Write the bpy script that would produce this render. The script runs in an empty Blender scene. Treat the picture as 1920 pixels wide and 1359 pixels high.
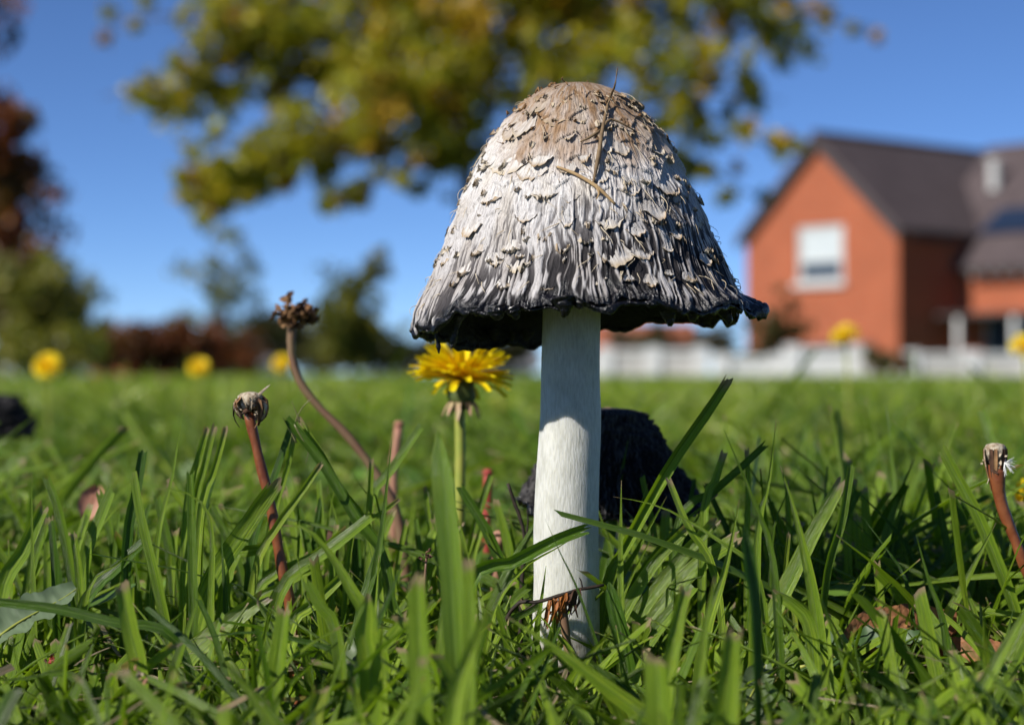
import bpy, math, random
import numpy as np
from mathutils import Vector, Matrix

# ------------------------------------------------------------------ camera, sky, sun, exposure
scene = bpy.context.scene
S0 = 0.42            # metres from lens to the mushroom axis
F = 3666.0           # focal length in photo pixels (1920 wide)
HZ = 700.0           # photo row of the horizon
H = 0.07             # camera height
PXM = S0 / F         # metres per photo pixel at the mushroom

cam_d = bpy.data.cameras.new('camera')
cam = bpy.data.objects.new('camera', cam_d)
scene.collection.objects.link(cam)
cam.location = (0, -S0, H)
cam.rotation_euler = (math.radians(90) + math.atan(20.5 / F), 0, 0)
cam_d.sensor_width = 36.0
cam_d.lens = F / 1920 * 36
cam_d.clip_start = 0.01
cam_d.clip_end = 3000
cam_d.dof.use_dof = True
cam_d.dof.focus_distance = 0.402
cam_d.dof.aperture_fstop = cam_d.lens / 4.1
scene.camera = cam

SUN_AZ, SUN_EL = math.radians(52), math.radians(36)
SUND = Vector((-math.sin(SUN_AZ) * math.cos(SUN_EL), -math.cos(SUN_AZ) * math.cos(SUN_EL), math.sin(SUN_EL)))
world = bpy.data.worlds.new('World')
scene.world = world
world.use_nodes = True
wn = world.node_tree
for n in list(wn.nodes):
    wn.nodes.remove(n)
sky = wn.nodes.new('ShaderNodeTexSky')
sky.sky_type = 'NISHITA'
sky.sun_disc = False
sky.sun_elevation = SUN_EL
sky.sun_rotation = math.atan2(SUND.x, SUND.y)
sky.altitude = 7000
sky.air_density = 1.0
sky.dust_density = 0.0
sky.ozone_density = 4.0
bg = wn.nodes.new('ShaderNodeBackground')
bg.inputs['Strength'].default_value = 0.098
wo = wn.nodes.new('ShaderNodeOutputWorld')
hs = wn.nodes.new('ShaderNodeHueSaturation')
hs.inputs['Saturation'].default_value = 1.08
hs.inputs['Hue'].default_value = 0.504
wn.links.new(sky.outputs[0], hs.inputs['Color'])
wn.links.new(hs.outputs[0], bg.inputs['Color'])
wn.links.new(bg.outputs[0], wo.inputs['Surface'])

sun_d = bpy.data.lights.new('sun', 'SUN')
sun_d.energy = 5.0
sun_d.angle = math.radians(0.53)
sun_d.color = (1.0, 0.95, 0.87)
sun = bpy.data.objects.new('sun', sun_d)
scene.collection.objects.link(sun)
sun.rotation_euler = (-SUND).to_track_quat('-Z', 'Y').to_euler()
sun.location = (-5, -4, 8)

scene.view_settings.view_transform = 'Standard'
scene.view_settings.look = 'None'
scene.view_settings.gamma = 1.0
scene.view_settings.exposure = 0.40
scene.view_settings.use_curve_mapping = False
scene.render.engine = 'CYCLES'
scene.cycles.use_denoising = True
scene.cycles.max_bounces = 8
scene.cycles.transparent_max_bounces = 8
scene.cycles.sample_clamp_indirect = 6.0

rng = np.random.default_rng(7)
random.seed(7)
COL = scene.collection


# ------------------------------------------------------------------ helpers
def P(px, py, y):
    """Photo pixel at depth y metres behind the mushroom axis -> world point."""
    d = S0 + y
    return Vector(((px - 960.0) / F * d, y, H + (HZ - py) / F * d))


def tag(o, label=None, cat=None, group=None, kind=None):
    if label: o['label'] = label
    if cat: o['category'] = cat
    if group: o['group'] = group
    if kind: o['kind'] = kind
    return o


def empty(name, loc, rz=0.0):
    o = bpy.data.objects.new(name, None)
    o.empty_display_size = 0.01
    o.location = loc
    o.rotation_euler = (0, 0, rz)
    COL.objects.link(o)
    return o


def link(name, me, mat=None, parent=None):
    o = bpy.data.objects.new(name, me)
    COL.objects.link(o)
    if mat is not None and len(me.materials) == 0:
        me.materials.append(mat)
    if parent is not None:
        o.parent = parent
        # vertices are given in world space unless the parent carries a rotation
        o.matrix_parent_inverse = Matrix.Identity(4)
    return o


def npmesh(name, V, Fq, smooth=True, attrs=None, origin=None):
    """numpy verts (n,3), faces (m,3|4); attrs: name -> (n,) float or (n,4) colour."""
    V = np.asarray(V, dtype=np.float32)
    if origin is not None:
        V = V - np.asarray(origin, dtype=np.float32)
    Fq = np.asarray(Fq, dtype=np.int32)
    k = Fq.shape[1]
    me = bpy.data.meshes.new(name)
    me.vertices.add(len(V))
    me.vertices.foreach_set('co', V.ravel())
    me.loops.add(Fq.size)
    me.loops.foreach_set('vertex_index', Fq.ravel())
    me.polygons.add(len(Fq))
    me.polygons.foreach_set('loop_start', np.arange(0, Fq.size, k, dtype=np.int32))
    me.polygons.foreach_set('loop_total', np.full(len(Fq), k, dtype=np.int32))
    me.update(calc_edges=True)
    if smooth:
        me.polygons.foreach_set('use_smooth', np.ones(len(Fq), dtype=bool))
    for an, av in (attrs or {}).items():
        av = np.asarray(av, dtype=np.float32)
        if av.ndim == 1:
            a = me.attributes.new(an, 'FLOAT', 'POINT')
            a.data.foreach_set('value', av)
        else:
            a = me.attributes.new(an, 'FLOAT_COLOR', 'POINT')
            a.data.foreach_set('color', av.ravel())
    me.validate()
    return me


def grid_faces(nr, nc, wrap=False):
    i = np.arange(nr - 1)[:, None]
    j = np.arange(nc if wrap else nc - 1)[None, :]
    j2 = (j + 1) % nc
    f = np.stack([i * nc + j, i * nc + j2, (i + 1) * nc + j2, (i + 1) * nc + j], -1)
    return f.reshape(-1, 4)


def catmull(pts, n):
    pts = np.asarray([tuple(p) for p in pts], dtype=float)
    if len(pts) == 2:
        t = np.linspace(0, 1, n)[:, None]
        return pts[0] * (1 - t) + pts[1] * t
    seg = np.r_[0, np.cumsum(np.linalg.norm(np.diff(pts[:, :3], axis=0), axis=1))]
    ext = np.vstack([2 * pts[0] - pts[1], pts, 2 * pts[-1] - pts[-2]])
    out = []
    for q in np.linspace(0, seg[-1], n):
        i = min(np.searchsorted(seg, q, side='right') - 1, len(pts) - 2)
        t = (q - seg[i]) / max(seg[i + 1] - seg[i], 1e-12)
        p0, p1, p2, p3 = ext[i:i + 4]
        out.append(0.5 * (2 * p1 + (p2 - p0) * t + (2 * p0 - 5 * p1 + 4 * p2 - p3) * t * t + (3 * p1 - p0 - 3 * p2 + p3) * t ** 3))
    return np.array(out)


class MB:
    """Collects boxes, prisms and tubes into one mesh."""
    def __init__(self):
        self.v, self.f, self.a = [], [], []

    def add(self, verts, faces):
        o = len(self.v)
        self.v += [tuple(p) for p in verts]
        self.f += [tuple(i + o for i in f) for f in faces]
        return self

    def box(self, x0, x1, y0, y1, z0, z1):
        v = [(x, y, z) for z in (z0, z1) for y in (y0, y1) for x in (x0, x1)]
        return self.add(v, [(0, 2, 3, 1), (4, 5, 7, 6), (0, 1, 5, 4), (2, 6, 7, 3), (0, 4, 6, 2), (1, 3, 7, 5)])

    def prism(self, poly, y0, y1):
        """polygon in (x,z) extruded along y."""
        n = len(poly)
        v = [(x, y0, z) for x, z in poly] + [(x, y1, z) for x, z in poly]
        f = [tuple(range(n)), tuple(range(2 * n - 1, n - 1, -1))]
        f += [(i, i + n, (i + 1) % n + n, (i + 1) % n) for i in range(n)]
        return self.add(v, f)

    def slab(self, quad, th):
        """quad of 3D points with thickness th downwards along its normal."""
        q = [Vector(p) for p in quad]
        n = (q[1] - q[0]).cross(q[2] - q[1]).normalized()
        v = q + [p - n * th for p in q]
        m = len(q)
        f = [tuple(range(m)), tuple(range(2 * m - 1, m - 1, -1))] + [(i, i + m, (i + 1) % m + m, (i + 1) % m) for i in range(m)]
        return self.add(v, f)

    def tube(self, pts, radii, seg=8, cap=True, wob=0.0):
        pts = np.asarray([tuple(p) for p in pts], float)
        n = len(pts)
        radii = np.broadcast_to(np.asarray(radii, float), (n,))
        T = np.gradient(pts, axis=0)
        T /= np.linalg.norm(T, axis=1)[:, None] + 1e-12
        ref = np.array([0.31, 0.2, 0.93]) if abs(T[0][2]) < 0.9 else np.array([1.0, 0.1, 0.0])
        verts = []
        for i in range(n):
            a = np.cross(T[i], ref); a /= np.linalg.norm(a) + 1e-12
            b = np.cross(T[i], a)
            ref = np.cross(a, T[i]) if False else ref
            for k in range(seg):
                th = 2 * math.pi * k / seg
                r = radii[i] * (1 + wob * random.uniform(-1, 1))
                verts.append(pts[i] + r * (math.cos(th) * a + math.sin(th) * b))
        faces = [(i * seg + k, i * seg + (k + 1) % seg, (i + 1) * seg + (k + 1) % seg, (i + 1) * seg + k)
                 for i in range(n - 1) for k in range(seg)]
        if cap:
            faces += [tuple(range(seg - 1, -1, -1)), tuple((n - 1) * seg + k for k in range(seg))]
        return self.add(verts, faces)

    def build(self, name, mat, parent=None, smooth=False, origin=None):
        me = bpy.data.meshes.new(name)
        vs = self.v if origin is None else [tuple(Vector(p) - Vector(origin)) for p in self.v]
        me.from_pydata(vs, [], self.f)
        me.update()
        if smooth:
            me.polygons.foreach_set('use_smooth', np.ones(len(me.polygons), dtype=bool))
        return link(name, me, mat, parent)


_tab = np.random.default_rng(99).random((512, 512))


def vnoise(u, v, pu=None, seed=0):
    """smooth value noise in 0..1; u wraps with integer period pu."""
    u = np.asarray(u, float); v = np.asarray(v, float)
    iu = np.floor(u).astype(int); iv = np.floor(v).astype(int)
    fu = u - iu; fv = v - iv
    fu = fu * fu * (3 - 2 * fu); fv = fv * fv * (3 - 2 * fv)
    def h(a, b):
        if pu: a = a % pu
        return _tab[(a * 7 + seed * 37 + (a // 73) * 131) % 512, (b * 13 + seed * 101 + a * 3) % 512]
    return ((h(iu, iv) * (1 - fu) + h(iu + 1, iv) * fu) * (1 - fv) +
            (h(iu, iv + 1) * (1 - fu) + h(iu + 1, iv + 1) * fu) * fv)


def sstep(a, b, x):
    t = np.clip((x - a) / (b - a), 0, 1)
    return t * t * (3 - 2 * t)


# ------------------------------------------------------------------ materials
class NT:
    def __init__(self, name):
        self.m = bpy.data.materials.new(name)
        self.m.use_nodes = True
        self.t = self.m.node_tree
        self.b = self.t.nodes['Principled BSDF']
        self.o = self.t.nodes['Material Output']

    def n(self, typ, **kw):
        x = self.t.nodes.new(typ)
        for k, v in kw.items():
            if k.startswith('i_'):
                x.inputs[k[2:].replace('_', ' ')].default_value = v
            else:
                setattr(x, k, v)
        return x

    def l(self, a, b):
        self.t.links.new(a, b)

    def attr(self, name):
        return self.n('ShaderNodeAttribute', attribute_name=name)

    def math(self, op, a, b=None, clamp=False):
        x = self.n('ShaderNodeMath', operation=op, use_clamp=clamp)
        for i, q in enumerate((a, b)):
            if q is None: continue
            if isinstance(q, (int, float)): x.inputs[i].default_value = q
            else: self.l(q, x.inputs[i])
        return x.outputs[0]

    def mix(self, f, a, b, mode='MIX'):
        x = self.n('ShaderNodeMix', data_type='RGBA', blend_type=mode)
        for s, q in ((x.inputs[0], f), (x.inputs[6], a), (x.inputs[7], b)):
            if isinstance(q, (int, float)): s.default_value = q
            elif isinstance(q, tuple): s.default_value = q if len(q) == 4 else q + (1,)
            else: self.l(q, s)
        return x.outputs[2]

    def ramp(self, f, stops):
        x = self.n('ShaderNodeValToRGB')
        e = x.color_ramp.elements
        while len(e) < len(stops): e.new(0.5)
        for i, (p, c) in enumerate(stops):
            e[i].position = p
            e[i].color = c if len(c) == 4 else c + (1,)
        self.l(f, x.inputs[0])
        return x.outputs[0]

    def noise(self, scale, detail=3.0, rough=0.55, vec=None, dim='3D'):
        x = self.n('ShaderNodeTexNoise', noise_dimensions=dim)
        x.inputs['Scale'].default_value = scale
        x.inputs['Detail'].default_value = detail
        x.inputs['Roughness'].default_value = rough
        if vec is None:
            vec = self.n('ShaderNodeTexCoord').outputs['Object']
        self.l(vec, x.inputs['Vector'])
        return x.outputs[0]

    def bump(self, h, dist, strength=1.0):
        x = self.n('ShaderNodeBump')
        x.inputs['Distance'].default_value = dist
        x.inputs['Strength'].default_value = strength
        self.l(h, x.inputs['Height'])
        self.l(x.outputs[0], self.b.inputs['Normal'])
        return x


def simple_mat(name, c1, c2, scale, rough=0.7, spec=0.3, bump=0.0, sss=0.0):
    t = NT(name)
    nz = t.noise(scale, 4)
    t.l(t.mix(t.ramp(nz, [(0.3, (0, 0, 0)), (0.7, (1, 1, 1))]), c1, c2), t.b.inputs['Base Color'])
    t.b.inputs['Roughness'].default_value = rough
    t.b.inputs['Specular IOR Level'].default_value = spec
    if bump:
        t.bump(nz, bump)
    if sss:
        t.b.inputs['Subsurface Weight'].default_value = 1.0
        t.b.inputs['Subsurface Radius'].default_value = (sss, sss * 0.9, sss * 0.7)
        t.b.inputs['Subsurface Scale'].default_value = 1.0
    return t.m


def blade_mat(name, lo, hi, warm, tip, trans=0.35, tipstart=0.955):
    """leaf blades: 'bt' runs along, 'bu' across (-1..1), 'br' is a random per blade."""
    t = NT(name)
    bt, bu, br = (t.attr(a).outputs['Fac'] for a in ('bt', 'bu', 'br'))
    base = t.ramp(br, [(0.0, lo), (0.62, hi), (0.86, hi), (1.0, warm)])
    cv = t.n('ShaderNodeCombineXYZ')
    t.l(t.math('MULTIPLY', bu, 7.0), cv.inputs[0])
    t.l(t.math('MULTIPLY', bt, 1.2), cv.inputs[1])
    t.l(t.math('MULTIPLY', br, 57.0), cv.inputs[2])
    stripe = t.noise(1.0, 4, 0.75, cv.outputs[0])
    base = t.mix(t.ramp(stripe, [(0.40, (0, 0, 0)), (0.60, (1, 1, 1))]), t.mix(1.0, base, (0.58, 0.66, 0.55), 'MULTIPLY'), t.mix(1.0, base, (1.45, 1.32, 1.6), 'MULTIPLY'))
    cb = t.n('ShaderNodeCombineXYZ')
    t.l(t.math('MULTIPLY', bu, 2.0), cb.inputs[0])
    t.l(t.math('MULTIPLY', bt, 14.0), cb.inputs[1])
    t.l(t.math('MULTIPLY', br, 91.0), cb.inputs[2])
    blot = t.noise(1.0, 3, 0.6, cb.outputs[0])
    base = t.mix(t.math('MULTIPLY', t.ramp(blot, [(0.52, (0, 0, 0)), (0.75, (1, 1, 1))]), 0.45), base, t.mix(1.0, base, (1.5, 1.15, 0.9), 'MULTIPLY'))
    rib = t.math('LESS_THAN', t.math('ABSOLUTE', bu), 0.09)
    base = t.mix(t.math('MULTIPLY', rib, 0.35), base, (0.16, 0.24, 0.07))
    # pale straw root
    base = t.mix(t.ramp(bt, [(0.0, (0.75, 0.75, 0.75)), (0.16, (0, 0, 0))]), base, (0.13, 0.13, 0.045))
    # mown dried tip, uneven across the blade
    tt = t.math('ADD', bt, t.math('MULTIPLY', t.math('SUBTRACT', stripe, 0.5), 0.10))
    tf = t.math('MULTIPLY', t.ramp(tt, [(tipstart, (0, 0, 0)), (tipstart + 0.03, (1, 1, 1))]), t.math('GREATER_THAN', br, 0.42))
    base = t.mix(tf, base, tip)
    t.l(base, t.b.inputs['Base Color'])
    t.b.inputs['Roughness'].default_value = 0.31
    t.b.inputs['Specular IOR Level'].default_value = 0.5
    t.bump(stripe, 0.0004, 1.0)
    tr = t.n('ShaderNodeBsdfTranslucent')
    t.l(t.mix(1.0, base, (1.25, 1.35, 0.5), 'MULTIPLY'), tr.inputs['Color'])
    mx = t.n('ShaderNodeMixShader')
    mx.inputs[0].default_value = trans
    t.l(t.b.outputs[0], mx.inputs[1]); t.l(tr.outputs[0], mx.inputs[2])
    t.l(mx.outputs[0], t.o.inputs['Surface'])
    return t.m


def leaf_mat(name, trans=0.35, rough=0.5):
    t = NT(name)
    c = t.attr('col').outputs['Color']
    t.l(c, t.b.inputs['Base Color'])
    t.b.inputs['Roughness'].default_value = rough
    tr = t.n('ShaderNodeBsdfTranslucent')
    t.l(t.mix(1.0, c, (1.2, 1.2, 0.5), 'MULTIPLY'), tr.inputs['Color'])
    mx = t.n('ShaderNodeMixShader')
    mx.inputs[0].default_value = trans
    t.l(t.b.outputs[0], mx.inputs[1]); t.l(tr.outputs[0], mx.inputs[2])
    t.l(mx.outputs[0], t.o.inputs['Surface'])
    return t.m


M = {}
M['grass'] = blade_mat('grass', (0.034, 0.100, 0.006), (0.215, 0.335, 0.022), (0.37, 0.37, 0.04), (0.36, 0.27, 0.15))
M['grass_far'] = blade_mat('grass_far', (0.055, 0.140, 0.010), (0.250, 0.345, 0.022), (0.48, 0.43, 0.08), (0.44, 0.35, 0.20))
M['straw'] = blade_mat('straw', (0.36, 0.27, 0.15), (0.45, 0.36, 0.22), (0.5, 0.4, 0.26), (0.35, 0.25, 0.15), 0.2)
M['soil'] = simple_mat('soil', (0.012, 0.009, 0.006), (0.045, 0.04, 0.018), 240, 0.9, 0.2, 0.002)
M['broadleaf'] = leaf_mat('broadleaf', 0.25, 0.45)
M['treeleaf'] = leaf_mat('treeleaf', 0.42, 0.45)


def cap_material(name, ink_gloss=0.2):
    t = NT(name)
    c = t.attr('col').outputs['Color']
    ink = t.attr('ink').outputs['Fac']
    nz = t.noise(2600, 4, 0.7)
    cv = t.n('ShaderNodeCombineXYZ')
    t.l(t.math('MULTIPLY', t.attr('cu').outputs['Fac'], 620.0), cv.inputs[0]); t.l(t.math('MULTIPLY', t.attr('cs').outputs['Fac'], 26.0), cv.inputs[1])
    fs = t.noise(1.0, 4, 0.7, cv.outputs[0])
    c2 = t.mix(1.0, c, t.ramp(nz, [(0.25, (0.78, 0.77, 0.76)), (0.6, (1.06, 1.06, 1.06))]), 'MULTIPLY')
    c2 = t.mix(1.0, c2, t.ramp(fs, [(0.34, (0.50, 0.47, 0.46)), (0.50, (0.98, 0.98, 0.98)), (0.72, (1.1, 1.1, 1.1))]), 'MULTIPLY')
    t.l(c2, t.b.inputs['Base Color'])
    t.l(t.ramp(ink, [(0.0, (0.8, 0.8, 0.8)), (1.0, (ink_gloss,) * 3)]), t.b.inputs['Roughness'])
    t.l(t.ramp(ink, [(0.0, (0.22, 0.22, 0.22)), (1.0, (0.55,) * 3)]), t.b.inputs['Specular IOR Level'])
    t.bump(t.math('ADD', t.math('MULTIPLY', nz, 0.5), fs), 0.00035, 0.9)
    return t.m


M['cap'] = cap_material('cap_skin')
M['ink'] = simple_mat('ink_flesh', (0.002, 0.002, 0.0025), (0.007, 0.006, 0.008), 1100, 0.17, 0.45, 0.0007)


def stem_material():
    t = NT('stem_flesh')
    tc = t.n('ShaderNodeTexCoord').outputs['Object']
    mp = t.n('ShaderNodeMapping'); mp.inputs['Scale'].default_value = (2600, 2600, 420)
    t.l(tc, mp.inputs['Vector'])
    fib = t.noise(1.0, 3, 0.6, mp.outputs[0])
    blot = t.noise(160, 3)
    spk = t.noise(700, 2)
    c = t.mix(t.ramp(blot, [(0.4, (0, 0, 0)), (0.75, (1, 1, 1))]), (0.57, 0.57, 0.53), (0.47, 0.47, 0.42))
    c = t.mix(t.ramp(spk, [(0.70, (0, 0, 0)), (0.78, (0.6, 0.6, 0.6))]), c, (0.34, 0.31, 0.26))
    c = t.mix(1.0, c, t.ramp(fib, [(0.32, (0.84, 0.835, 0.81)), (0.6, (1.06, 1.06, 1.06))]), 'MULTIPLY')
    sp = t.n('ShaderNodeSeparateXYZ'); t.l(tc, sp.inputs[0])
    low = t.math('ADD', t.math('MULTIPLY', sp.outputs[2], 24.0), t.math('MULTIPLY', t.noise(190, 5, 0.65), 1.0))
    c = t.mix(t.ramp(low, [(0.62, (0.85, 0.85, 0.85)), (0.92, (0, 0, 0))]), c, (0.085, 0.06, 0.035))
    ms = t.n('ShaderNodeMapping'); ms.inputs['Scale'].default_value = (420, 420, 60)
    t.l(tc, ms.inputs['Vector'])
    c = t.mix(t.ramp(t.noise(1.0, 4, 0.7, ms.outputs[0]), [(0.68, (0, 0, 0)), (0.82, (0.4, 0.4, 0.4))]), c, (0.28, 0.25, 0.19))
    t.l(c, t.b.inputs['Base Color'])
    t.b.inputs['Roughness'].default_value = 0.55
    t.b.inputs['Specular IOR Level'].default_value = 0.35
    t.b.inputs['Subsurface Weight'].default_value = 0.75
    t.b.inputs['Subsurface Radius'].default_value = (0.0030, 0.0028, 0.0020)
    t.b.inputs['Subsurface Scale'].default_value = 1.0
    t.bump(fib, 0.00030, 0.9)
    return t.m


M['stem'] = stem_material()

# ------------------------------------------------------------------ ground sheet
rr = np.r_[0.0, np.geomspace(0.02, 900, 110)]
nt = 160
th = np.linspace(0, 2 * np.pi, nt, endpoint=False)
GX = rr[:, None] * np.cos(th); GY = rr[:, None] * np.sin(th) + 0.0
GZ = (vnoise(GX * 22 + 50, GY * 22 + 50, None, 3) - 0.5) * 0.006 * sstep(8, 1, np.hypot(GX, GY)) - 0.003
gm = npmesh('ground', np.stack([GX, GY, GZ], -1).reshape(-1, 3), grid_faces(len(rr), nt, True))
tg = NT('lawn_earth')
near = tg.noise(300, 4)
far = tg.noise(3.0, 5)
cd = tg.n('ShaderNodeTexCoord').outputs['Object']
vl = tg.n('ShaderNodeVectorMath', operation='LENGTH'); tg.l(cd, vl.inputs[0])
earth = tg.mix(near, (0.010, 0.008, 0.005), (0.040, 0.036, 0.014))
turf = tg.mix(far, (0.035, 0.075, 0.012), (0.085, 0.125, 0.028))
tg.l(tg.mix(tg.ramp(tg.math('DIVIDE', vl.outputs['Value'], 6.0), [(0.09, (0, 0, 0)), (0.22, (1, 1, 1))]), earth, turf), tg.b.inputs['Base Color'])
tg.b.inputs['Roughness'].default_value = 0.9
tg.bump(near, 0.003)
tag(link('ground', gm, tg.m), kind='structure')


# ------------------------------------------------------------------ house
def brick_mat(name, c1, c2, mortar):
    t = NT(name)
    tc = t.n('ShaderNodeTexCoord').outputs['Object']
    sep = t.n('ShaderNodeSeparateXYZ'); t.l(tc, sep.inputs[0])
    cmb = t.n('ShaderNodeCombineXYZ')
    t.l(t.math('ADD', sep.outputs[0], sep.outputs[1]), cmb.inputs[0]); t.l(sep.outputs[2], cmb.inputs[1])
    br = t.n('ShaderNodeTexBrick')
    br.inputs['Scale'].default_value = 1.0
    br.inputs['Brick Width'].default_value = 0.225
    br.inputs['Row Height'].default_value = 0.075
    br.inputs['Mortar Size'].default_value = 0.006
    br.inputs['Color1'].default_value = c1 + (1,)
    br.inputs['Color2'].default_value = c2 + (1,)
    br.inputs['Mortar'].default_value = mortar + (1,)
    t.l(cmb.outputs[0], br.inputs['Vector'])
    big = t.noise(0.7, 4)
    t.l(t.mix(1.0, br.outputs['Color'], t.ramp(big, [(0.3, (0.85, 0.82, 0.8)), (0.7, (1.08, 1.05, 1.05))]), 'MULTIPLY'), t.b.inputs['Base Color'])
    t.b.inputs['Roughness'].default_value = 0.85
    return t.m


M['brick'] = brick_mat('red_brick', (0.36, 0.085, 0.030), (0.29, 0.066, 0.024), (0.30, 0.15, 0.085))
M['slate'] = simple_mat('roof_slate', (0.060, 0.046, 0.048), (0.090, 0.070, 0.072), 1.5, 0.8, 0.2)
M['whitepaint'] = simple_mat('white_paint', (0.58, 0.58, 0.575), (0.66, 0.66, 0.65), 3, 0.5, 0.4)
M['greypaint'] = simple_mat('grey_paint', (0.42, 0.42, 0.41), (0.5, 0.5, 0.49), 3, 0.6, 0.4)
M['darktimber'] = simple_mat('dark_timber', (0.03, 0.025, 0.025), (0.06, 0.05, 0.05), 3, 0.7, 0.3)
M['blind'] = simple_mat('window_blind', (0.42, 0.46, 0.48), (0.48, 0.52, 0.54), 3, 0.8, 0.2)
M['terrwall'] = simple_mat('pale_render', (0.42, 0.405, 0.385), (0.52, 0.50, 0.48), 2.0, 0.8, 0.2)
tgl = NT('window_glass')
tgl.b.inputs['Base Color'].default_value = (0.03, 0.05, 0.075, 1)
tgl.b.inputs['Roughness'].default_value = 0.05
tgl.b.inputs['Specular IOR Level'].default_value = 0.4
M['glass'] = tgl.m
tsp = NT('solar_glass')
tsp.b.inputs['Base Color'].default_value = (0.015, 0.025, 0.05, 1)
tsp.b.inputs['Roughness'].default_value = 0.12
M['solar'] = tsp.m

hx, hy = 725 / F * 67.0, 67.0 - S0
house = empty('brick_house', (hx, hy, 0), math.radians(-50))
tag(house, 'orange brick house with steep dark roof and a tall gable window', 'house')
W, EV, RG, LW, MF = 7.1, 5.1, 8.4, 7.7, 3.4
wx0, wx1, wz0, wz1 = -4.6, -2.45, 3.3, 5.35


def part(name, mat, fn, parent=None):
    m = MB(); fn(m)
    return m.build(name, M[mat], parent or house)


def gable(m):
    t = 0.3
    m.prism([(-W, -0.3), (wx0, -0.3), (wx0, EV + (RG - EV) * (wx0 + W) / (W / 2)), (-W, EV)], 0, t)
    ze = EV + (RG - EV) * (0 - wx1) / (W / 2)
    m.prism([(wx1, -0.3), (0, -0.3), (0, EV), (wx1, ze)], 0, t)
    m.prism([(wx0, -0.3), (wx1, -0.3), (wx1, wz0), (wx0, wz0)], 0, t)
    m.prism([(wx0, wz1), (wx1, wz1), (wx1, ze), (-W / 2, RG), (wx0, EV + (RG - EV) * (wx0 + W) / (W / 2))], 0, t)


part('gable_wall', 'brick', gable)
part('side_wall', 'brick', lambda m: m.box(-0.3, -0.004, 0.3, MF + 9, -0.3, EV))
part('side_wall', 'brick', lambda m: m.box(-W + 0.004, -W + 0.3, 0.3, MF + 9, -0.3, EV))
part('front_wall', 'brick', lambda m: (m.box(0, 16, MF, MF + 0.3, 2.15, 3.95), m.box(0, 1.0, MF, MF + 0.3, -0.3, 2.15),
                                       m.box(3.1, 4.6, MF, MF + 0.3, -0.3, 2.15), m.box(7.2, 16, MF, MF + 0.3, -0.3, 2.15)))
part('interior_wall', 'darktimber', lambda m: m.box(0, 16, MF + 2.5, MF + 2.6, -0.3, 3.9))
part('rear_wall', 'brick', lambda m: m.box(-W, 16, MF + 9.0, MF + 9.3, -0.3, 3.95))
ov, dz = 0.35, 0.35 * (RG - EV) / (W / 2)
rf = part('roof', 'slate', lambda m: (m.slab([(0 + ov, -0.3, EV - dz + 0.22), (0 + ov, 12, EV - dz + 0.22), (-W / 2, 12, RG + 0.22), (-W / 2, -0.3, RG + 0.22)], 0.18),
                                      m.slab([(-W / 2, -0.3, RG + 0.22), (-W / 2, 12, RG + 0.22), (-W - ov, 12, EV - dz + 0.22), (-W - ov, -0.3, EV - dz + 0.22)], 0.18)))
part('ridge_tile', 'slate', lambda m: m.tube([(-W / 2, -0.32, RG + 0.2), (-W / 2, 12, RG + 0.2)], 0.13, 8), rf)
part('bargeboard', 'darktimber', lambda m: (m.slab([(ov, -0.3, EV - dz + 0.03), (ov, -0.26, EV - dz + 0.03), (-W / 2, -0.26, RG + 0.03), (-W / 2, -0.3, RG + 0.03)], 0.22),
                                            m.slab([(-W / 2, -0.3, RG + 0.03), (-W / 2, -0.26, RG + 0.03), (-W - ov, -0.26, EV - dz + 0.03), (-W - ov, -0.3, EV - dz + 0.03)], 0.22)))
yr = LW
rf2 = part('roof', 'slate', lambda m: (m.slab([(-2.0, MF - 0.5, 3.75), (17, MF - 0.5, 3.75), (17, yr, RG + 0.1), (-2.0, yr, RG + 0.1)], 0.18),
                                       m.slab([(-2.0, yr, RG + 0.1), (17, yr, RG + 0.1), (17, yr + 5.2, 3.6), (-2.0, yr + 5.2, 3.6)], 0.18)))
part('ridge_tile', 'slate', lambda m: m.tube([(-2, yr, RG + 0.06), (17, yr, RG + 0.06)], 0.13, 8), rf2)


def onroof(x, z):
    k = (z - 3.75) / (RG + 0.1 - 3.75)
    return (x, MF - 0.5 + k * (yr - MF + 0.5), z)


part('vent_pipe', 'greypaint', lambda m: (m.tube([onroof(-0.35, 6.7), (-0.35, onroof(-0.35, 6.7)[1], 7.75)], 0.20, 12),
                                          m.tube([(-0.35, onroof(-0.35, 6.7)[1], 7.75), (-0.35, onroof(-0.35, 6.7)[1], 7.87)], 0.28, 12)), rf2)


def solar(m):
    q = [onroof(a, b) for a, b in ((0.25, 4.95), (4.5, 4.95), (4.5, 5.85), (0.6, 5.85))]
    m.slab([(x, y - 0.06, z + 0.1) for x, y, z in q], 0.06)


part('solar_panel', 'solar', solar, rf2)
part('gutter', 'darktimber', lambda m: (m.box(0.30, 0.42, 0.2, MF - 0.6, EV - 0.42, EV - 0.28)))
part('gutter', 'darktimber', lambda m: (m.box(0.7, 16, MF - 0.66, MF - 0.54, 3.58, 3.70)))
for k in range(14):
    part('eaves_bracket', 'whitepaint', lambda m, k=k: m.box(0.7 + k * 0.62, 0.82 + k * 0.62, MF - 0.3, MF - 0.003, 3.4, 3.62))
wf = part('window', 'greypaint', lambda m: (m.box(wx0, wx0 + 0.16, 0.06, 0.2, wz0, wz1), m.box(wx1 - 0.16, wx1, 0.06, 0.2, wz0, wz1),
                                             m.box(wx0 + 0.16, wx1 - 0.16, 0.06, 0.2, wz0, wz0 + 0.16), m.box(wx0 + 0.16, wx1 - 0.16, 0.06, 0.2, wz1 - 0.16, wz1),
                                             m.box(wx0 + 0.16, wx1 - 0.16, 0.055, 0.195, 4.02, 4.10)))
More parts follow.
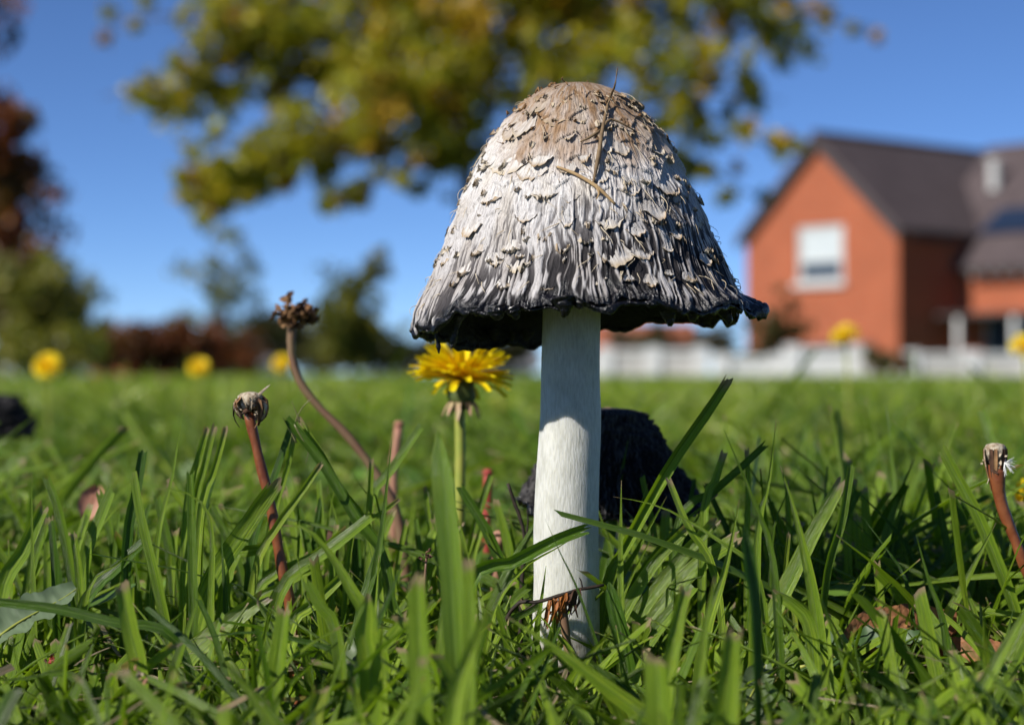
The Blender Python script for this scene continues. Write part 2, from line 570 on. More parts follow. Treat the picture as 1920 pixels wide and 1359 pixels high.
part('blind', 'blind', lambda m: m.box(wx0 + 0.165, wx1 - 0.165, 0.10, 0.115, 4.105, wz1 - 0.165), wf)
for k in range(3):
    a = wx0 + 0.17 + k * 0.606
    part('pane', 'glass', lambda m: m.box(a, a + 0.60, 0.12, 0.14, wz0 + 0.165, 4.015), wf)
part('sill', 'greypaint', lambda m: m.box(wx0 - 0.15, wx1 + 0.15, -0.14, 0.05, wz0 - 0.16, wz0 - 0.003), wf)
part('room_wall', 'darktimber', lambda m: m.box(wx0 - 0.4, wx1 + 0.4, 1.2, 1.25, 2.6, 5.6))
part('porch_roof', 'darktimber', lambda m: m.box(0.1, 9, MF - 1.5, MF - 0.004, 2.02, 2.16))
for k, x in enumerate((0.9, 3.2)):
    part('porch_post', 'whitepaint', lambda m: m.box(x, x + 0.16, MF - 1.45, MF - 1.3, -0.3, 2.018))
dr = part('glass_door', 'greypaint', lambda m: (m.box(1.0, 1.1, MF + 0.1, MF + 0.2, 0, 2.14), m.box(3.0, 3.1, MF + 0.1, MF + 0.2, 0, 2.14), m.box(1.1, 3.0, MF + 0.1, MF + 0.2, 2.04, 2.14)))
part('pane', 'glass', lambda m: m.box(1.103, 2.997, MF + 0.14, MF + 0.16, 0, 2.037), dr)
part('garage_door', 'whitepaint', lambda m: m.box(4.6, 7.2, MF + 0.1, MF + 0.16, 0, 1.5))
part('plinth', 'greypaint', lambda m: m.box(-W - 0.04, 0.04, -0.06, -0.004, -0.3, 0.3))
lowv = part('ground_window', 'darktimber', lambda m: m.box(-4.9, -1.0, -0.03, -0.004, 0.35, 1.15))


# low white garden walls in front of the house
def garden_wall(px0, px1, ptop, D, mat, label, piers=2):
    y = D - S0
    a, b = P(px0, HZ, y).x, P(px1, HZ, y).x
    zt = (HZ - ptop) / F * D + H
    e = empty('garden_wall', ((a + b) / 2, y, 0))
    w = (b - a) / 2
    m = MB(); m.box(-w, w, 0, 0.2, -0.2, zt - 0.07); m.build('wall_face', M[mat], e)
    m = MB(); m.box(-w - 0.03, w + 0.03, -0.04, 0.24, zt - 0.068, zt); m.build('coping', M['whitepaint'], e)
    for k in range(piers):
        x = -w + (2 * w) * k / max(1, piers - 1)
        m = MB(); m.box(x - 0.12, x + 0.12, -0.06, 0.26, -0.2, zt + 0.05); m.build('pier', M['whitepaint'], e)
    tag(e, label, 'wall', 'low white walls before the brick house')
    return e


garden_wall(1135, 1315, 655, 34, 'terrwall', 'long low off-white garden wall beyond the lawn, seen beside the mushroom stem', 3)
garden_wall(1352, 1462, 668, 33, 'whitepaint', 'shortest and lowest bright white garden wall beyond the lawn')
garden_wall(1486, 1612, 652, 32, 'whitepaint', 'tall bright white garden wall standing below the gable window')
garden_wall(1712, 1935, 662, 36, 'terrwall', 'grey white garden wall in front of the glass porch', 3)

# ------------------------------------------------------------------ trees
M['bark'] = simple_mat('bark', (0.05, 0.042, 0.035), (0.13, 0.11, 0.09), 18, 0.9, 0.2, 0.02)


def leaves(centers, size, cols, flat=0.5):
    n = len(centers)
    d = rng.normal(size=(n, 3)); d /= np.linalg.norm(d, axis=1)[:, None]
    nrm = rng.normal(size=(n, 3)); nrm[:, 2] += flat * 2
    s = np.cross(d, nrm); s /= np.linalg.norm(s, axis=1)[:, None] + 1e-9
    sz = size * rng.uniform(0.6, 1.35, n)[:, None]
    n2 = np.cross(s, d)
    v = np.stack([centers - d * sz * 0.55, centers + s * sz * 0.36 + n2 * sz * 0.1, centers + d * sz * 0.6, centers - s * sz * 0.36 + n2 * sz * 0.1], 1).reshape(-1, 3)
    f = np.arange(4 * n).reshape(n, 4)
    return v, f, np.repeat(cols, 4, axis=0)


def palette(n, cl, pal, w):
    """colour per leaf: cluster colour index cl mixed with random variation."""
    pal = np.array(pal)
    idx = rng.choice(len(pal), size=n, p=np.array(w) / np.sum(w))
    c = 0.55 * pal[cl % len(pal)] + 0.45 * pal[idx]
    c = c * rng.uniform(0.7, 1.3, (n, 1))
    return np.c_[c, np.ones(n)]


def make_tree(name, label, D, trunk_px, base_w, sprays, pal, pw, leaf, dens, depth=1.0, group=None, trunk_top=None, cat='tree'):
    """sprays: (x0,y0,x1,y1,thickness px, leafiness)."""
    y = D - S0
    u = D / F
    base = Vector(((trunk_px - 960) * u, y, 0))
    t = empty(name, base)
    tag(t, label, cat, group)
    m = MB()
    top = P(trunk_px, trunk_top if trunk_top is not None else min(s[1] for s in sprays), y)
    tp = catmull([base - Vector((0, 0, 0.1)), base.lerp(top, 0.4) + Vector((0.3 * base_w, 0, 0)), top], 12)
    m.tube(tp, np.linspace(base_w, base_w * 0.35, 12) * np.r_[1.25, np.ones(11)], 10, wob=0.05)
    C, CLi = [], []
    for k, (x0, y0, x1, y1, thk, lf) in enumerate(sprays):
        a = P(x0, y0, y); b = P(x1, y1, y)
        dd = rng.normal() * depth
        b = P(x1, y1, y + dd)
        L = (b - a).length
        mid = a.lerp(b, 0.5) + Vector((0, 0, 0.06 * L))
        path = catmull([a, mid, b], 10)
        m.tube(path, np.linspace(base_w * 0.25, base_w * 0.05, 10), 6)
        n = int(dens * lf * L * max(thk, 20) * u * 14)
        ncl = max(4, int(n / 30))
        tq = rng.random(ncl) ** 0.8
        cc = np.array([path[min(9, int(q * 9.99))] for q in tq]) + rng.normal(size=(ncl, 3)) * np.array([thk * u * 0.42, depth * 0.45, thk * u * 0.36])
        which = rng.integers(0, ncl, n)
        C.append(cc[which] + rng.normal(size=(n, 3)) * min(thk * u * 0.17, 0.16))
        CLi.append(rng.integers(0, 1000, ncl)[which])
        for q in range(0, ncl, 3):
            s0 = path[rng.integers(2, 9)]
            m.tube(catmull([s0, cc[q]], 3), np.linspace(base_w * 0.05, base_w * 0.015, 3), 4)
    m.build('trunk', M['bark'], t, True, origin=base)
    C = np.vstack(C); CLi = np.concatenate(CLi)
    ok = C[:, 2] > 0.05
    C, CLi = C[ok], CLi[ok]
    v, f, c = leaves(C, leaf, palette(len(C), CLi, pal, pw))
    link('crown', npmesh('crown', v, f, False, {'col': c}, base), M['treeleaf'], t)
    return t


OAK = [(0.20, 0.22, 0.012), (0.33, 0.31, 0.014), (0.44, 0.37, 0.018), (0.11, 0.15, 0.014), (0.50, 0.23, 0.025), (0.26, 0.265, 0.014), (0.39, 0.345, 0.018)]
main_sprays = [
    (870, 110, 400, 45, 85, 1.3), (700, 90, 350, 95, 60, 1.2), (500, 60, 190, 40, 34, 0.9), (870, 40, 470, -20, 90, 1.0), (870, 175, 300, 175, 70, 1.7), (330, 178, 190, 182, 22, 0.8),
    (870, 170, 480, 120, 70, 0.9), (870, 260, 380, 335, 62, 1.9), (620, 310, 350, 350, 50, 2.0), (520, 330, 400, 400, 45, 1.6), (870, 225, 560, 230, 80, 1.0), (430, 345, 400, 440, 40, 1.0), (870, 310, 610, 380, 38, 1.3),
    (870, 290, 700, 330, 50, 0.8), (870, 60, 650, 60, 110, 1.0), (870, 150, 660, 190, 100, 1.1), (870, 260, 800, 330, 60, 0.8), (860, 260, 830, 380, 22, 0.3),
    (870, 60, 1000, 100, 120, 1.0), (870, 150, 1080, 160, 120, 0.9), (880, 20, 1200, 10, 110, 1.1), (880, 0, 1480, 10, 90, 1.0), (900, 60, 1500, 70, 60, 0.9),
    (1400, 50, 1650, 55, 30, 0.9), (900, 130, 1350, 150, 85, 1.0), (900, 190, 1300, 240, 70, 0.9), (1200, 200, 1470, 190, 50, 0.9), (1150, 260, 1460, 270, 32, 1.3),
    (1150, 270, 1420, 370, 30, 1.5), (1100, 230, 1330, 330, 40, 1.0), (900, 260, 1150, 300, 60, 0.6), (870, -60, 700, -120, 140, 0.7), (870, -60, 1100, -120, 140, 0.7),
    (870, -120, 900, -330, 150, 0.5), (870, -60, 450, -110, 120, 0.6), (880, -60, 1400, -90, 120, 0.7),
]
make_tree('oak_tree', 'broad olive and yellow leaved tree whose crown spreads behind the mushroom cap', 20.0, 868, 0.115, main_sprays, OAK, [3, 3, 2, 2, 1, 3, 2], 0.105, 78, 0.8, trunk_top=-330)

COPPER = [(0.19, 0.050, 0.018), (0.11, 0.032, 0.016), (0.24, 0.085, 0.02), (0.10, 0.08, 0.02)]
make_tree('copper_tree', 'tall dark copper red tree at the lawn edge', 30.0, -60, 0.16,
          [(-60, 200, 20, 230, 60, 1.0), (-60, 300, 40, 330, 60, 1.2), (-60, 380, 50, 420, 70, 1.2), (-60, 470, 40, 520, 80, 1.2), (-60, 540, 110, 600, 60, 1.0), (-60, 300, -140, 300, 120, 0.8), (-60, 100, -40, 0, 80, 0.8), (-60, 120, 45, 48, 14, 0.25), (-60, 560, 60, 640, 70, 0.8)],
          COPPER, [3, 3, 2, 2], 0.15, 120, 0.9)
GREENS = [(0.15, 0.17, 0.022), (0.09, 0.11, 0.02), (0.25, 0.23, 0.03), (0.13, 0.12, 0.03)]
make_tree('leafy_shrub', 'rounded olive green shrub beside the copper red tree', 26.0, 90, 0.06,
          [(90, 620, 20, 520, 80, 1.0), (90, 620, 100, 490, 70, 1.0), (90, 640, 150, 560, 60, 1.0), (90, 660, 150, 640, 60, 1.0), (90, 660, 20, 640, 80, 1.0), (90, 680, -20, 670, 60, 1.2), (90, 680, 190, 680, 40, 1.2), (90, 600, 40, 560, 80, 0.8)],
          GREENS, [3, 3, 2, 1], 0.11, 100, 0.6, cat='shrub')
HAZE_GREENS = [(0.20, 0.24, 0.15), (0.16, 0.20, 0.13), (0.25, 0.27, 0.14), (0.22, 0.21, 0.10)]  # leaf colours lightened so that distance haze is painted in
make_tree('poplar_tree', 'slim pale grey green tree far beyond the tall withered seed head', 58.0, 412, 0.12,
          [(412, 600, 380, 500, 50, 0.5), (412, 560, 440, 450, 45, 0.45), (412, 600, 460, 540, 50, 0.5), (412, 640, 360, 590, 50, 0.7), (412, 640, 470, 620, 50, 0.7), (412, 480, 400, 400, 26, 0.3)],
          HAZE_GREENS, [2, 2, 2, 1], 0.18, 42, 0.9)
make_tree('olive_tree', 'small olive green tree leaning up towards the mushroom cap rim', 46.0, 660, 0.12,
          [(660, 600, 640, 540, 55, 1.0), (660, 600, 690, 510, 40, 0.9), (690, 530, 715, 480, 24, 0.7), (660, 640, 610, 600, 50, 1.0), (660, 640, 710, 610, 50, 1.0), (660, 670, 600, 660, 50, 1.0), (660, 670, 725, 660, 50, 0.9)],
          GREENS, [3, 2, 3, 1], 0.15, 75, 0.8)
make_tree('garden_shrub', 'dark olive shrub growing against the brick gable corner', 40.0, 1450, 0.05,
          [(1450, 650, 1420, 600, 45, 0.9), (1450, 650, 1470, 560, 30, 0.7), (1450, 660, 1500, 620, 40, 0.9), (1450, 670, 1400, 650, 45, 0.8)],
          [(0.07, 0.06, 0.012), (0.05, 0.05, 0.012), (0.11, 0.075, 0.02)], [2, 2, 1], 0.12, 100, 0.5, cat='shrub')
make_tree('roadside_shrub', 'brownish shrub seen under the black cap rim beside the white stem', 44.0, 1200, 0.05,
          [(1200, 660, 1150, 630, 40, 0.8), (1200, 660, 1240, 630, 40, 0.8), (1200, 670, 1330, 640, 45, 0.8), (1330, 660, 1360, 620, 40, 0.7)],
          [(0.07, 0.06, 0.016), (0.05, 0.055, 0.014), (0.12, 0.07, 0.03)], [2, 2, 1], 0.12, 100, 0.5, cat='shrub')
make_tree('low_shrub', 'low green brown shrub between the two white garden walls below the gable', 31.0, 1660, 0.04,
          [(1660, 690, 1630, 672, 26, 1.0), (1660, 690, 1665, 660, 26, 1.0), (1660, 695, 1700, 675, 26, 1.0)],
          [(0.09, 0.07, 0.018), (0.06, 0.07, 0.016), (0.12, 0.075, 0.03)], [2, 2, 1], 0.08, 260, 0.4, cat='shrub')
make_tree('red_hedge', 'long low russet red hedge along the far edge of the lawn', 40.0, 330, 0.05,
          [(330, 670, 180, 635, 44, 1.2), (330, 670, 250, 632, 44, 1.2), (330, 670, 340, 632, 42, 1.2), (330, 670, 410, 636, 44, 1.2), (330, 670, 470, 650, 36, 1.0), (300, 690, 190, 685, 30, 1.2), (360, 690, 470, 685, 30, 1.2)],
          [(0.21, 0.065, 0.022), (0.15, 0.05, 0.022), (0.12, 0.075, 0.025)], [3, 2, 2], 0.13, 180, 0.5, cat='hedge')
make_tree('dark_hedge', 'dark green hedge behind the tall withered dandelion head', 50.0, 600, 0.05,
          [(600, 660, 490, 622, 46, 1.3), (600, 670, 560, 640, 34, 1.2), (600, 670, 640, 645, 34, 1.2), (600, 680, 740, 665, 34, 1.2), (740, 680, 860, 655, 34, 1.1), (860, 680, 980, 655, 34, 1.1)],
          [(0.03, 0.038, 0.014), (0.045, 0.05, 0.016), (0.06, 0.055, 0.02)], [3, 2, 2], 0.15, 190, 0.5, cat='hedge')


# far low buildings on the skyline
def far_building(px0, px1, peave, ptop, D, wall, roof, label):
    y = D - S0
    a, b = P(px0, HZ, y).x, P(px1, HZ, y).x
    ze, zt = (HZ - peave) / F * D, (HZ - ptop) / F * D
    e = empty('far_building', ((a + b) / 2, y, 0))
    w = (b - a) / 2
    m = MB(); m.box(-w, w, 0, 6, -0.3, ze); m.build('wall', M[wall], e)
    m = MB(); m.slab([(-w - 0.3, -0.4, ze - 0.05), (w + 0.3, -0.4, ze - 0.05), (w + 0.3, 3, zt), (-w - 0.3, 3, zt)], 0.15)
    m.slab([(-w - 0.3, 3, zt), (w + 0.3, 3, zt), (w + 0.3, 6.4, ze - 0.05), (-w - 0.3, 6.4, ze - 0.05)], 0.15)
    m.build('roof', M[roof], e)
    for k in range(3):
        x = -w + 2 * w * (k + 0.5) / 3
        m = MB(); m.box(x - 0.5, x + 0.5, -0.05, -0.004, ze * 0.35, ze * 0.8); m.build('window', M['glass'], e)
    tag(e, label, 'building')


M['redroof'] = simple_mat('clay_roof', (0.28, 0.09, 0.05), (0.35, 0.12, 0.07), 2, 0.85, 0.2)
M['greyroof'] = simple_mat('grey_roof', (0.16, 0.16, 0.17), (0.22, 0.22, 0.23), 2, 0.7, 0.3)
far_building(395, 520, 672, 648, 85, 'terrwall', 'greyroof', 'low far building with grey roof behind the dark hedge')
far_building(1120, 1300, 655, 600, 95, 'terrwall', 'redroof', 'far building with clay red roof under the black cap rim')
far_building(170, 330, 665, 625, 95, 'brick', 'redroof', 'far brick building behind the russet hedge')
far_building(880, 1000, 676, 652, 70, 'whitepaint', 'greyroof', 'far white building behind the yellow dandelion flower')

# ------------------------------------------------------------------ grass
def blade_strips(root, tipv, bend, width, seg, across, rnd, cut, twist):
    """vectorised blades. root (n,3), tipv (n,3) offset, bend (n,3) extra offset growing quadratically."""
    n = len(root)
    t = np.linspace(0, 1, seg + 1)
    c = root[:, None, :] + tipv[:, None, :] * t[None, :, None] + bend[:, None, :] * (t ** 2)[None, :, None]
    T = tipv[:, None, :] + 2 * bend[:, None, :] * t[None, :, None]
    T = T / (np.linalg.norm(T, axis=2, keepdims=True) + 1e-9)
    side0 = np.stack([np.cos(twist), np.sin(twist), np.zeros(n)], -1)[:, None, :]
    side = side0 - T * np.sum(side0 * T, 2, keepdims=True)
    side /= np.linalg.norm(side, axis=2, keepdims=True) + 1e-9
    nrm = np.cross(T, side)
    prof_p = (0.75 + 0.25 * np.sin(np.pi * np.minimum(t * 1.2, 1) / 1.0)) * np.clip((1 - t) / 0.55, 0.03, 1) ** 0.8
    prof_c = 0.72 + 0.28 * np.sin(np.pi * t * 0.85)
    prof = np.where(cut[:, None] > 0.5, prof_c[None], prof_p[None])
    us = np.linspace(-1, 1, across)
    V = c[:, :, None, :] + side[:, :, None, :] * (us[None, None, :, None] * 0.5 * (width[:, None] * prof)[:, :, None, None]) \
        + nrm[:, :, None, :] * (np.abs(us)[None, None, :, None] * 0.16 * width[:, None, None, None])
    if across > 2:
        jit = rng.normal(size=(n, 1, across, 1)) * 0.35 * width[:, None, None, None] * cut[:, None, None, None]
        V[:, -1:, :, :] += jit * T[:, -1:, None, :]
    V = V.reshape(-1, 3)
    per = (seg + 1) * across
    f1 = grid_faces(seg + 1, across)
    Fq = (f1[None] + (np.arange(n) * per)[:, None, None]).reshape(-1, 4)
    bt = np.broadcast_to(t[None, :, None], (n, seg + 1, across)).reshape(-1)
    bu = np.broadcast_to(us[None, None, :], (n, seg + 1, across)).reshape(-1)
    br = np.broadcast_to(rnd[:, None, None], (n, seg + 1, across)).reshape(-1)
    return V, Fq, {'bt': bt, 'bu': bu, 'br': br}


def wedge(n, d0, d1, margin=0.12):
    """points inside a widened view wedge, uniform in area, as distance from the camera d."""
    d = np.sqrt(rng.random(n) * (d1 ** 2 - d0 ** 2) + d0 ** 2)
    x = (rng.random(n) - 0.5) * 2 * (d * (960 / F) * 1.25 + margin)
    return x, d


def grass_patch(name, n, d0, d1, hmean, hsd, wmean, seg, across, mat, label, topfn=None, flop=0.5, margin=0.12, clump=0.0, avoid=True, cutp=0.4, lsd=0.42):
    x, d = wedge(n, d0, d1, margin)
    y = d - S0
    if clump:
        k = n // 7
        cx, cd_ = wedge(k, d0, d1, margin)
        w = rng.integers(0, k, n)
        sel = rng.random(n) < 0.75
        x = np.where(sel, cx[w] + rng.normal(size=n) * clump, x)
        y = np.where(sel, cd_[w] - S0 + rng.normal(size=n) * clump, y)
    keep = np.hypot(y + S0, x) > d0 * 0.8
    if avoid:
        keep &= np.hypot(x - 0.0117, y) > 0.011
        keep &= np.hypot(x - 0.0215, y - 0.055) > 0.006
        keep &= ~((((x - 0.0815) / 0.017) ** 2 + ((y + 0.012) / 0.024) ** 2) < 1)
    x, y = x[keep], y[keep]
    n = len(x); d = y + S0
    h = np.clip(rng.normal(hmean, hsd, n), hmean * 0.35, hmean * 2.2)
    h *= 0.55 + 0.9 * vnoise(x * 9 + 30, y * 5 + 30, None, 5)
    if topfn is not None:
        h = np.minimum(h, topfn(x, d) * rng.uniform(0.75, 1.0, n))
    h = np.maximum(h, 0.006)
    az = rng.random(n) * 2 * np.pi
    lean = np.abs(rng.normal(0, lsd, n))
    tipv = np.stack([np.cos(az) * lean * h, np.sin(az) * lean * h, h], -1)
    fl = h * flop * rng.random(n)
    bend = np.stack([np.cos(az + 0.3) * fl, np.sin(az + 0.3) * fl, -0.35 * fl], -1)
    rnd = np.clip(vnoise(x * 6 + 9, y * 6 + 9, None, 8) * 0.45 + vnoise(x * 1.7 + 3, y * 0.9 + 5, None, 9) * 0.35 + rng.random(n) * 0.6 - 0.2, 0, 1)
    V, Fq, A = blade_strips(np.stack([x, y, np.full(n, -0.002)], -1), tipv, bend, wmean * rng.uniform(0.55, 1.3, n), seg, across, rnd,
                            (rng.random(n) < cutp).astype(float), rng.random(n) * 2 * np.pi)
    o = link(name, npmesh(name, V, Fq, True, A), M[mat])
    return tag(o, label, 'grass', kind='stuff')


def top_front(x, d):
    # in front of and beside the mushroom the sward stays low enough that the tufts stand above it
    lim = 1110 + 60 * np.sin(x * 60) + 70 * np.sin(x * 171 + d * 90)
    lim = lim + 130 * sstep(0.37, 0.31, d)
    return np.clip(H - (lim - HZ) * d / F, 0.010, 0.05)


grass_patch('grass', 1900, 0.27, 0.44, 0.036, 0.013, 0.0023, 7, 3, 'grass', 'short mown green grass round the foot of the mushroom', top_front, 0.8, 0.06, 0.006)
grass_patch('grass', 8200, 0.43, 0.75, 0.026, 0.010, 0.0025, 6, 3, 'grass', 'short green grass just behind the two mushrooms', None, 0.9, 0.08, 0.007, lsd=0.6)
grass_patch('grass', 23000, 0.72, 2.0, 0.027, 0.011, 0.0032, 4, 3, 'grass_far', 'soft green lawn grass behind the mushrooms', None, 0.9, 0.15, 0.012, lsd=0.85)
grass_patch('grass', 36000, 1.9, 6.0, 0.029, 0.012, 0.0055, 3, 2, 'grass_far', 'green lawn grass in the middle distance', None, 0.8, 0.3, 0.03, lsd=0.85)
grass_patch('grass', 42000, 5.8, 30.0, 0.034, 0.010, 0.015, 2, 2, 'grass_far', 'far green lawn grass reaching to the hedges and walls', None, 0.6, 0.6, 0.12, lsd=0.8)
grass_patch('grass', 1300, 0.9, 8.0, 0.050, 0.011, 0.0045, 6, 3, 'grass_far', 'scattered taller blades standing above the lawn', None, 0.5, 0.15, avoid=False, cutp=0.2)
grass_patch('grass', 420, 1.2, 6.0, 0.070, 0.013, 0.0042, 6, 3, 'grass_far', 'few long blades reaching up to the hedge line', None, 0.4, 0.15, avoid=False, cutp=0.2)
# the same lawn all round and behind the camera
def lawn_around(n):
    r = np.sqrt(rng.random(n) * (4.0 ** 2 - 0.25 ** 2) + 0.25 ** 2)
    a = rng.random(n) * 2 * np.pi
    x = r * np.cos(a); y = r * np.sin(a) - S0
    out = (y < -0.75) | (np.abs(x) > ((y + S0) * (960 / F) * 1.25 + 0.10))
    x, y = x[out], y[out]; n = len(x)
    h = rng.uniform(0.018, 0.04, n); az = rng.random(n) * 6.283; ln = np.abs(rng.normal(0, 0.6, n)) * h
    tipv = np.stack([np.cos(az) * ln, np.sin(az) * ln, h], -1)
    bend = np.stack([np.cos(az) * ln * 0.6, np.sin(az) * ln * 0.6, -0.3 * ln], -1)
    V, Fq, A = blade_strips(np.stack([x, y, np.full(n, -0.002)], -1), tipv, bend, rng.uniform(0.004, 0.009, n), 3, 2, rng.random(n), np.zeros(n), rng.random(n) * 6.283)
    tag(link('grass', npmesh('grass', V, Fq, True, A), M['grass_far']), 'green lawn grass on either side and behind', 'grass', kind='stuff')


lawn_around(42000)
# dead brown thatch and cut straw lying between the blades
def thatch(n, d0, d1):
    x, d = wedge(n, d0, d1, 0.05)
    y = d - S0
    az = rng.random(n) * 2 * np.pi
    L = rng.uniform(0.012, 0.04, n)
    root = np.stack([x, y, rng.uniform(0.001, 0.013, n)], -1)
    tipv = np.stack([np.cos(az) * L, np.sin(az) * L, rng.normal(0, 0.004, n)], -1)
    bend = rng.normal(size=(n, 3)) * 0.004; bend[:, 2] *= 0.4
    V, Fq, A = blade_strips(root, tipv, bend, rng.uniform(0.0006, 0.0018, n), 4, 2, rng.random(n), np.ones(n), rng.random(n) * 6.28)
    tag(link('thatch', npmesh('thatch', V, Fq, True, A), M['straw']), 'pale dead straw clippings lying between the blades', 'straw', kind='stuff')


thatch(1100, 0.25, 0.8)
thatch(2600, 0.8, 2.6)


# small round leaved weeds (clover and daisy leaves) in the sward
def weed_leaves(n, d0, d1):
    x, d = wedge(n, d0, d1, 0.05)
    y = d - S0
    k = 12
    V, Fc, Cc = [], [], []
    base = 0
    for i in range(n):
        r = rng.uniform(0.0028, 0.0058); z = rng.uniform(0.004, 0.024)
        tilt = rng.normal(size=2) * 0.45
        az = rng.random() * 6.28
        c = np.array([x[i], y[i], z])
        ring = []
        for q in range(k):
            a = az + 2 * math.pi * q / k
            lx, ly = math.cos(a) * r * (1.15 - 0.4 * (q == 0)), math.sin(a) * r * 0.9
            ring.append(c + np.array([lx, ly, tilt[0] * lx + tilt[1] * ly + 0.12 * r]))
        V += [c - np.array([0, 0, 0.12 * r])] + ring
        Fc += [(base, base + 1 + q, base + 1 + (q + 1) % k) for q in range(k)]
        col = np.array([0.07, 0.14, 0.02]) * rng.uniform(0.5, 1.8) + np.array([0.02, 0.01, 0]) * rng.random()
        Cc += [np.r_[col, 1]] * (k + 1)
        base += k + 1
    tag(link('clover', npmesh('clover', np.array(V), np.array(Fc), True, {'col': np.array(Cc)}), M['broadleaf']),
        'small round clover leaves low in the lawn', 'clover', kind='stuff')


weed_leaves(4200, 0.42, 2.0)


def hero_blade(parent, pts, w, cut=1, rnd=None, twist=0.0, fold=0.22, mat='grass', seg=16):
    """pts: photo pixels (x, y, depth mm) from the TIP down; the root is carried on into the ground."""
    pts = [(p[0], p[1], p[2] if len(p) > 2 else 0.0) for p in pts]
    wp = [P(a, b, c / 1000.0) for a, b, c in pts]
    last, prev = wp[-1], wp[-2]
    if last.z > 0.002:
        dirn = (last - prev)
        k = min(1.0, (last.z + 0.002) / max(1e-4, -dirn.z)) if dirn.z < 0 else 0.4
        root = Vector((last.x + dirn.x * k * 0.5, last.y + dirn.y * k * 0.5, -0.002))
        wp.append(root)
    c = catmull(wp[::-1], seg + 1)
    T = np.gradient(c, axis=0); T /= np.linalg.norm(T, axis=1)[:, None]
    view = np.array([0, 1.0, 0])
    side = np.cross(T, view); side /= np.linalg.norm(side, axis=1)[:, None] + 1e-9
    nrm = np.cross(T, side)
    tw = twist + np.linspace(-0.35, 0.35, seg + 1) * (1 if (rnd or 0) > 0.5 else -1)
    s2 = side * np.cos(tw)[:, None] + nrm * np.sin(tw)[:, None]
    n2 = -side * np.sin(tw)[:, None] + nrm * np.cos(tw)[:, None]
    d = S0 + np.mean([p[2] for p in pts]) / 1000.0
    wm = w * d / F * 0.84
    t = np.linspace(0, 1, seg + 1)
    if cut == 1:
        prof = 0.7 + 0.3 * np.sin(np.pi * np.clip(t * 0.9, 0, 1))
    elif cut == 2:     # rounded
        prof = (0.7 + 0.3 * np.sin(np.pi * t * 0.8)) * np.sqrt(np.clip((1 - t) / 0.12, 0.02, 1))
    else:
        prof = (0.8 + 0.2 * np.sin(np.pi * np.clip(t * 1.2, 0, 1))) * np.clip((1 - t) / 0.7, 0.02, 1) ** 0.75
    nu = 7
    us = np.linspace(-1, 1, nu)
    edge = 1 + 0.03 * np.sin(t * 37 + w)[:, None]
    V = c[:, None, :] + s2[:, None, :] * (us[None, :, None] * 0.5 * wm * (prof[:, None] * edge)[:, :, None]) + \
        n2[:, None, :] * ((np.abs(us) ** 1.3)[None, :, None] * fold * wm * prof[:, None, None])
    if cut == 1:
        V[-1] += T[-1][None, :] * (rng.normal(size=(nu, 1)) * 0.22 * wm)
    V = V.reshape(-1, 3)
    r = rng.random() * 0.85 if rnd is None else rnd
    A = {'bt': np.repeat(t, nu), 'bu': np.tile(us, seg + 1), 'br': np.full(len(V), r)}
    return link('blade', npmesh('blade', V, grid_faces(seg + 1, nu), True, A, parent.location), M[mat], parent)


def tuft(px, d_mm, label, blades, group=None, name='grass_tuft'):
    b = P(px, HZ, d_mm / 1000.0)
    e = empty(name, (b.x, b.y, 0))
    tag(e, label, 'grass', group)
    for bl in blades:
        hero_blade(e, **bl)
    return e


def B(pts, w, cut=1, rnd=None, twist=0.0, fold=0.22, mat='grass'):
    return dict(pts=pts, w=w, cut=cut, rnd=rnd, twist=twist, fold=fold, mat=mat)


tuft(90, 0, 'upright grass tuft with brown clipped tips near the flower stub, farthest from the mushroom', [
    B([(60, 885), (61, 1000), (64, 1125)], 15, 0, 0.45),
    B([(88, 896, 0), (112, 965), (142, 1130)], 22, 1, 0.3, 0.3),
    B([(82, 945, 5), (45, 1030, 5), (5, 1110, 5)], 34, 1, 0.55),
    B([(97, 980), (104, 1085)], 18, 1, 0.1, 0.4),
    B([(16, 1010, 10), (20, 1100, 10), (5, 1180, 10)], 34, 0, 0.5)])
tuft(180, 5, 'two short broad grass blades with square clipped tips', [
    B([(212, 917, 5), (190, 970, 5), (158, 1065, 5)], 30, 1, 0.4),
    B([(138, 1000, 0), (150, 1100, 0)], 18, 1, 0.6)])
tuft(280, 0, 'tall dark blade with blackish brown square tip crossing a slanting green blade', [
    B([(268, 848), (256, 920), (238, 1020)], 24, 1, 0.05, 0.5),
    B([(252, 885, -8), (266, 970, -8), (313, 1180, -8)], 24, 1, 0.42),
    B([(242, 1000, 8), (262, 1110, 8)], 16, 0, 0.3)])
tuft(320, 5, 'single tall pointed grass blade rising well above its neighbours', [
    B([(347, 748, 5), (334, 830, 5), (322, 900, 5), (294, 1030, 5)], 17, 0, 0.5)])
tuft(370, 8, 'cluster of three bright blades with ragged brown clipped tips', [
    B([(388, 800, 8), (372, 860, 8), (350, 960, 8)], 18, 1, 0.75),
    B([(404, 798, 10), (385, 870, 10), (362, 980, 10)], 17, 1, 0.5, 0.4),
    B([(422, 803, 6), (402, 880, 6), (375, 975, 6)], 17, 1, 0.62),
    B([(358, 885, -5), (361, 1000, -5), (363, 1140, -5)], 22, 1, 0.2)])
tuft(395, -10, 'pale grass blade arching over with a thin drooping tip', [
    B([(290, 916, -10), (343, 921, -10), (384, 950, -10), (398, 1010, -10), (396, 1130, -10)], 19, 0, 0.58)])
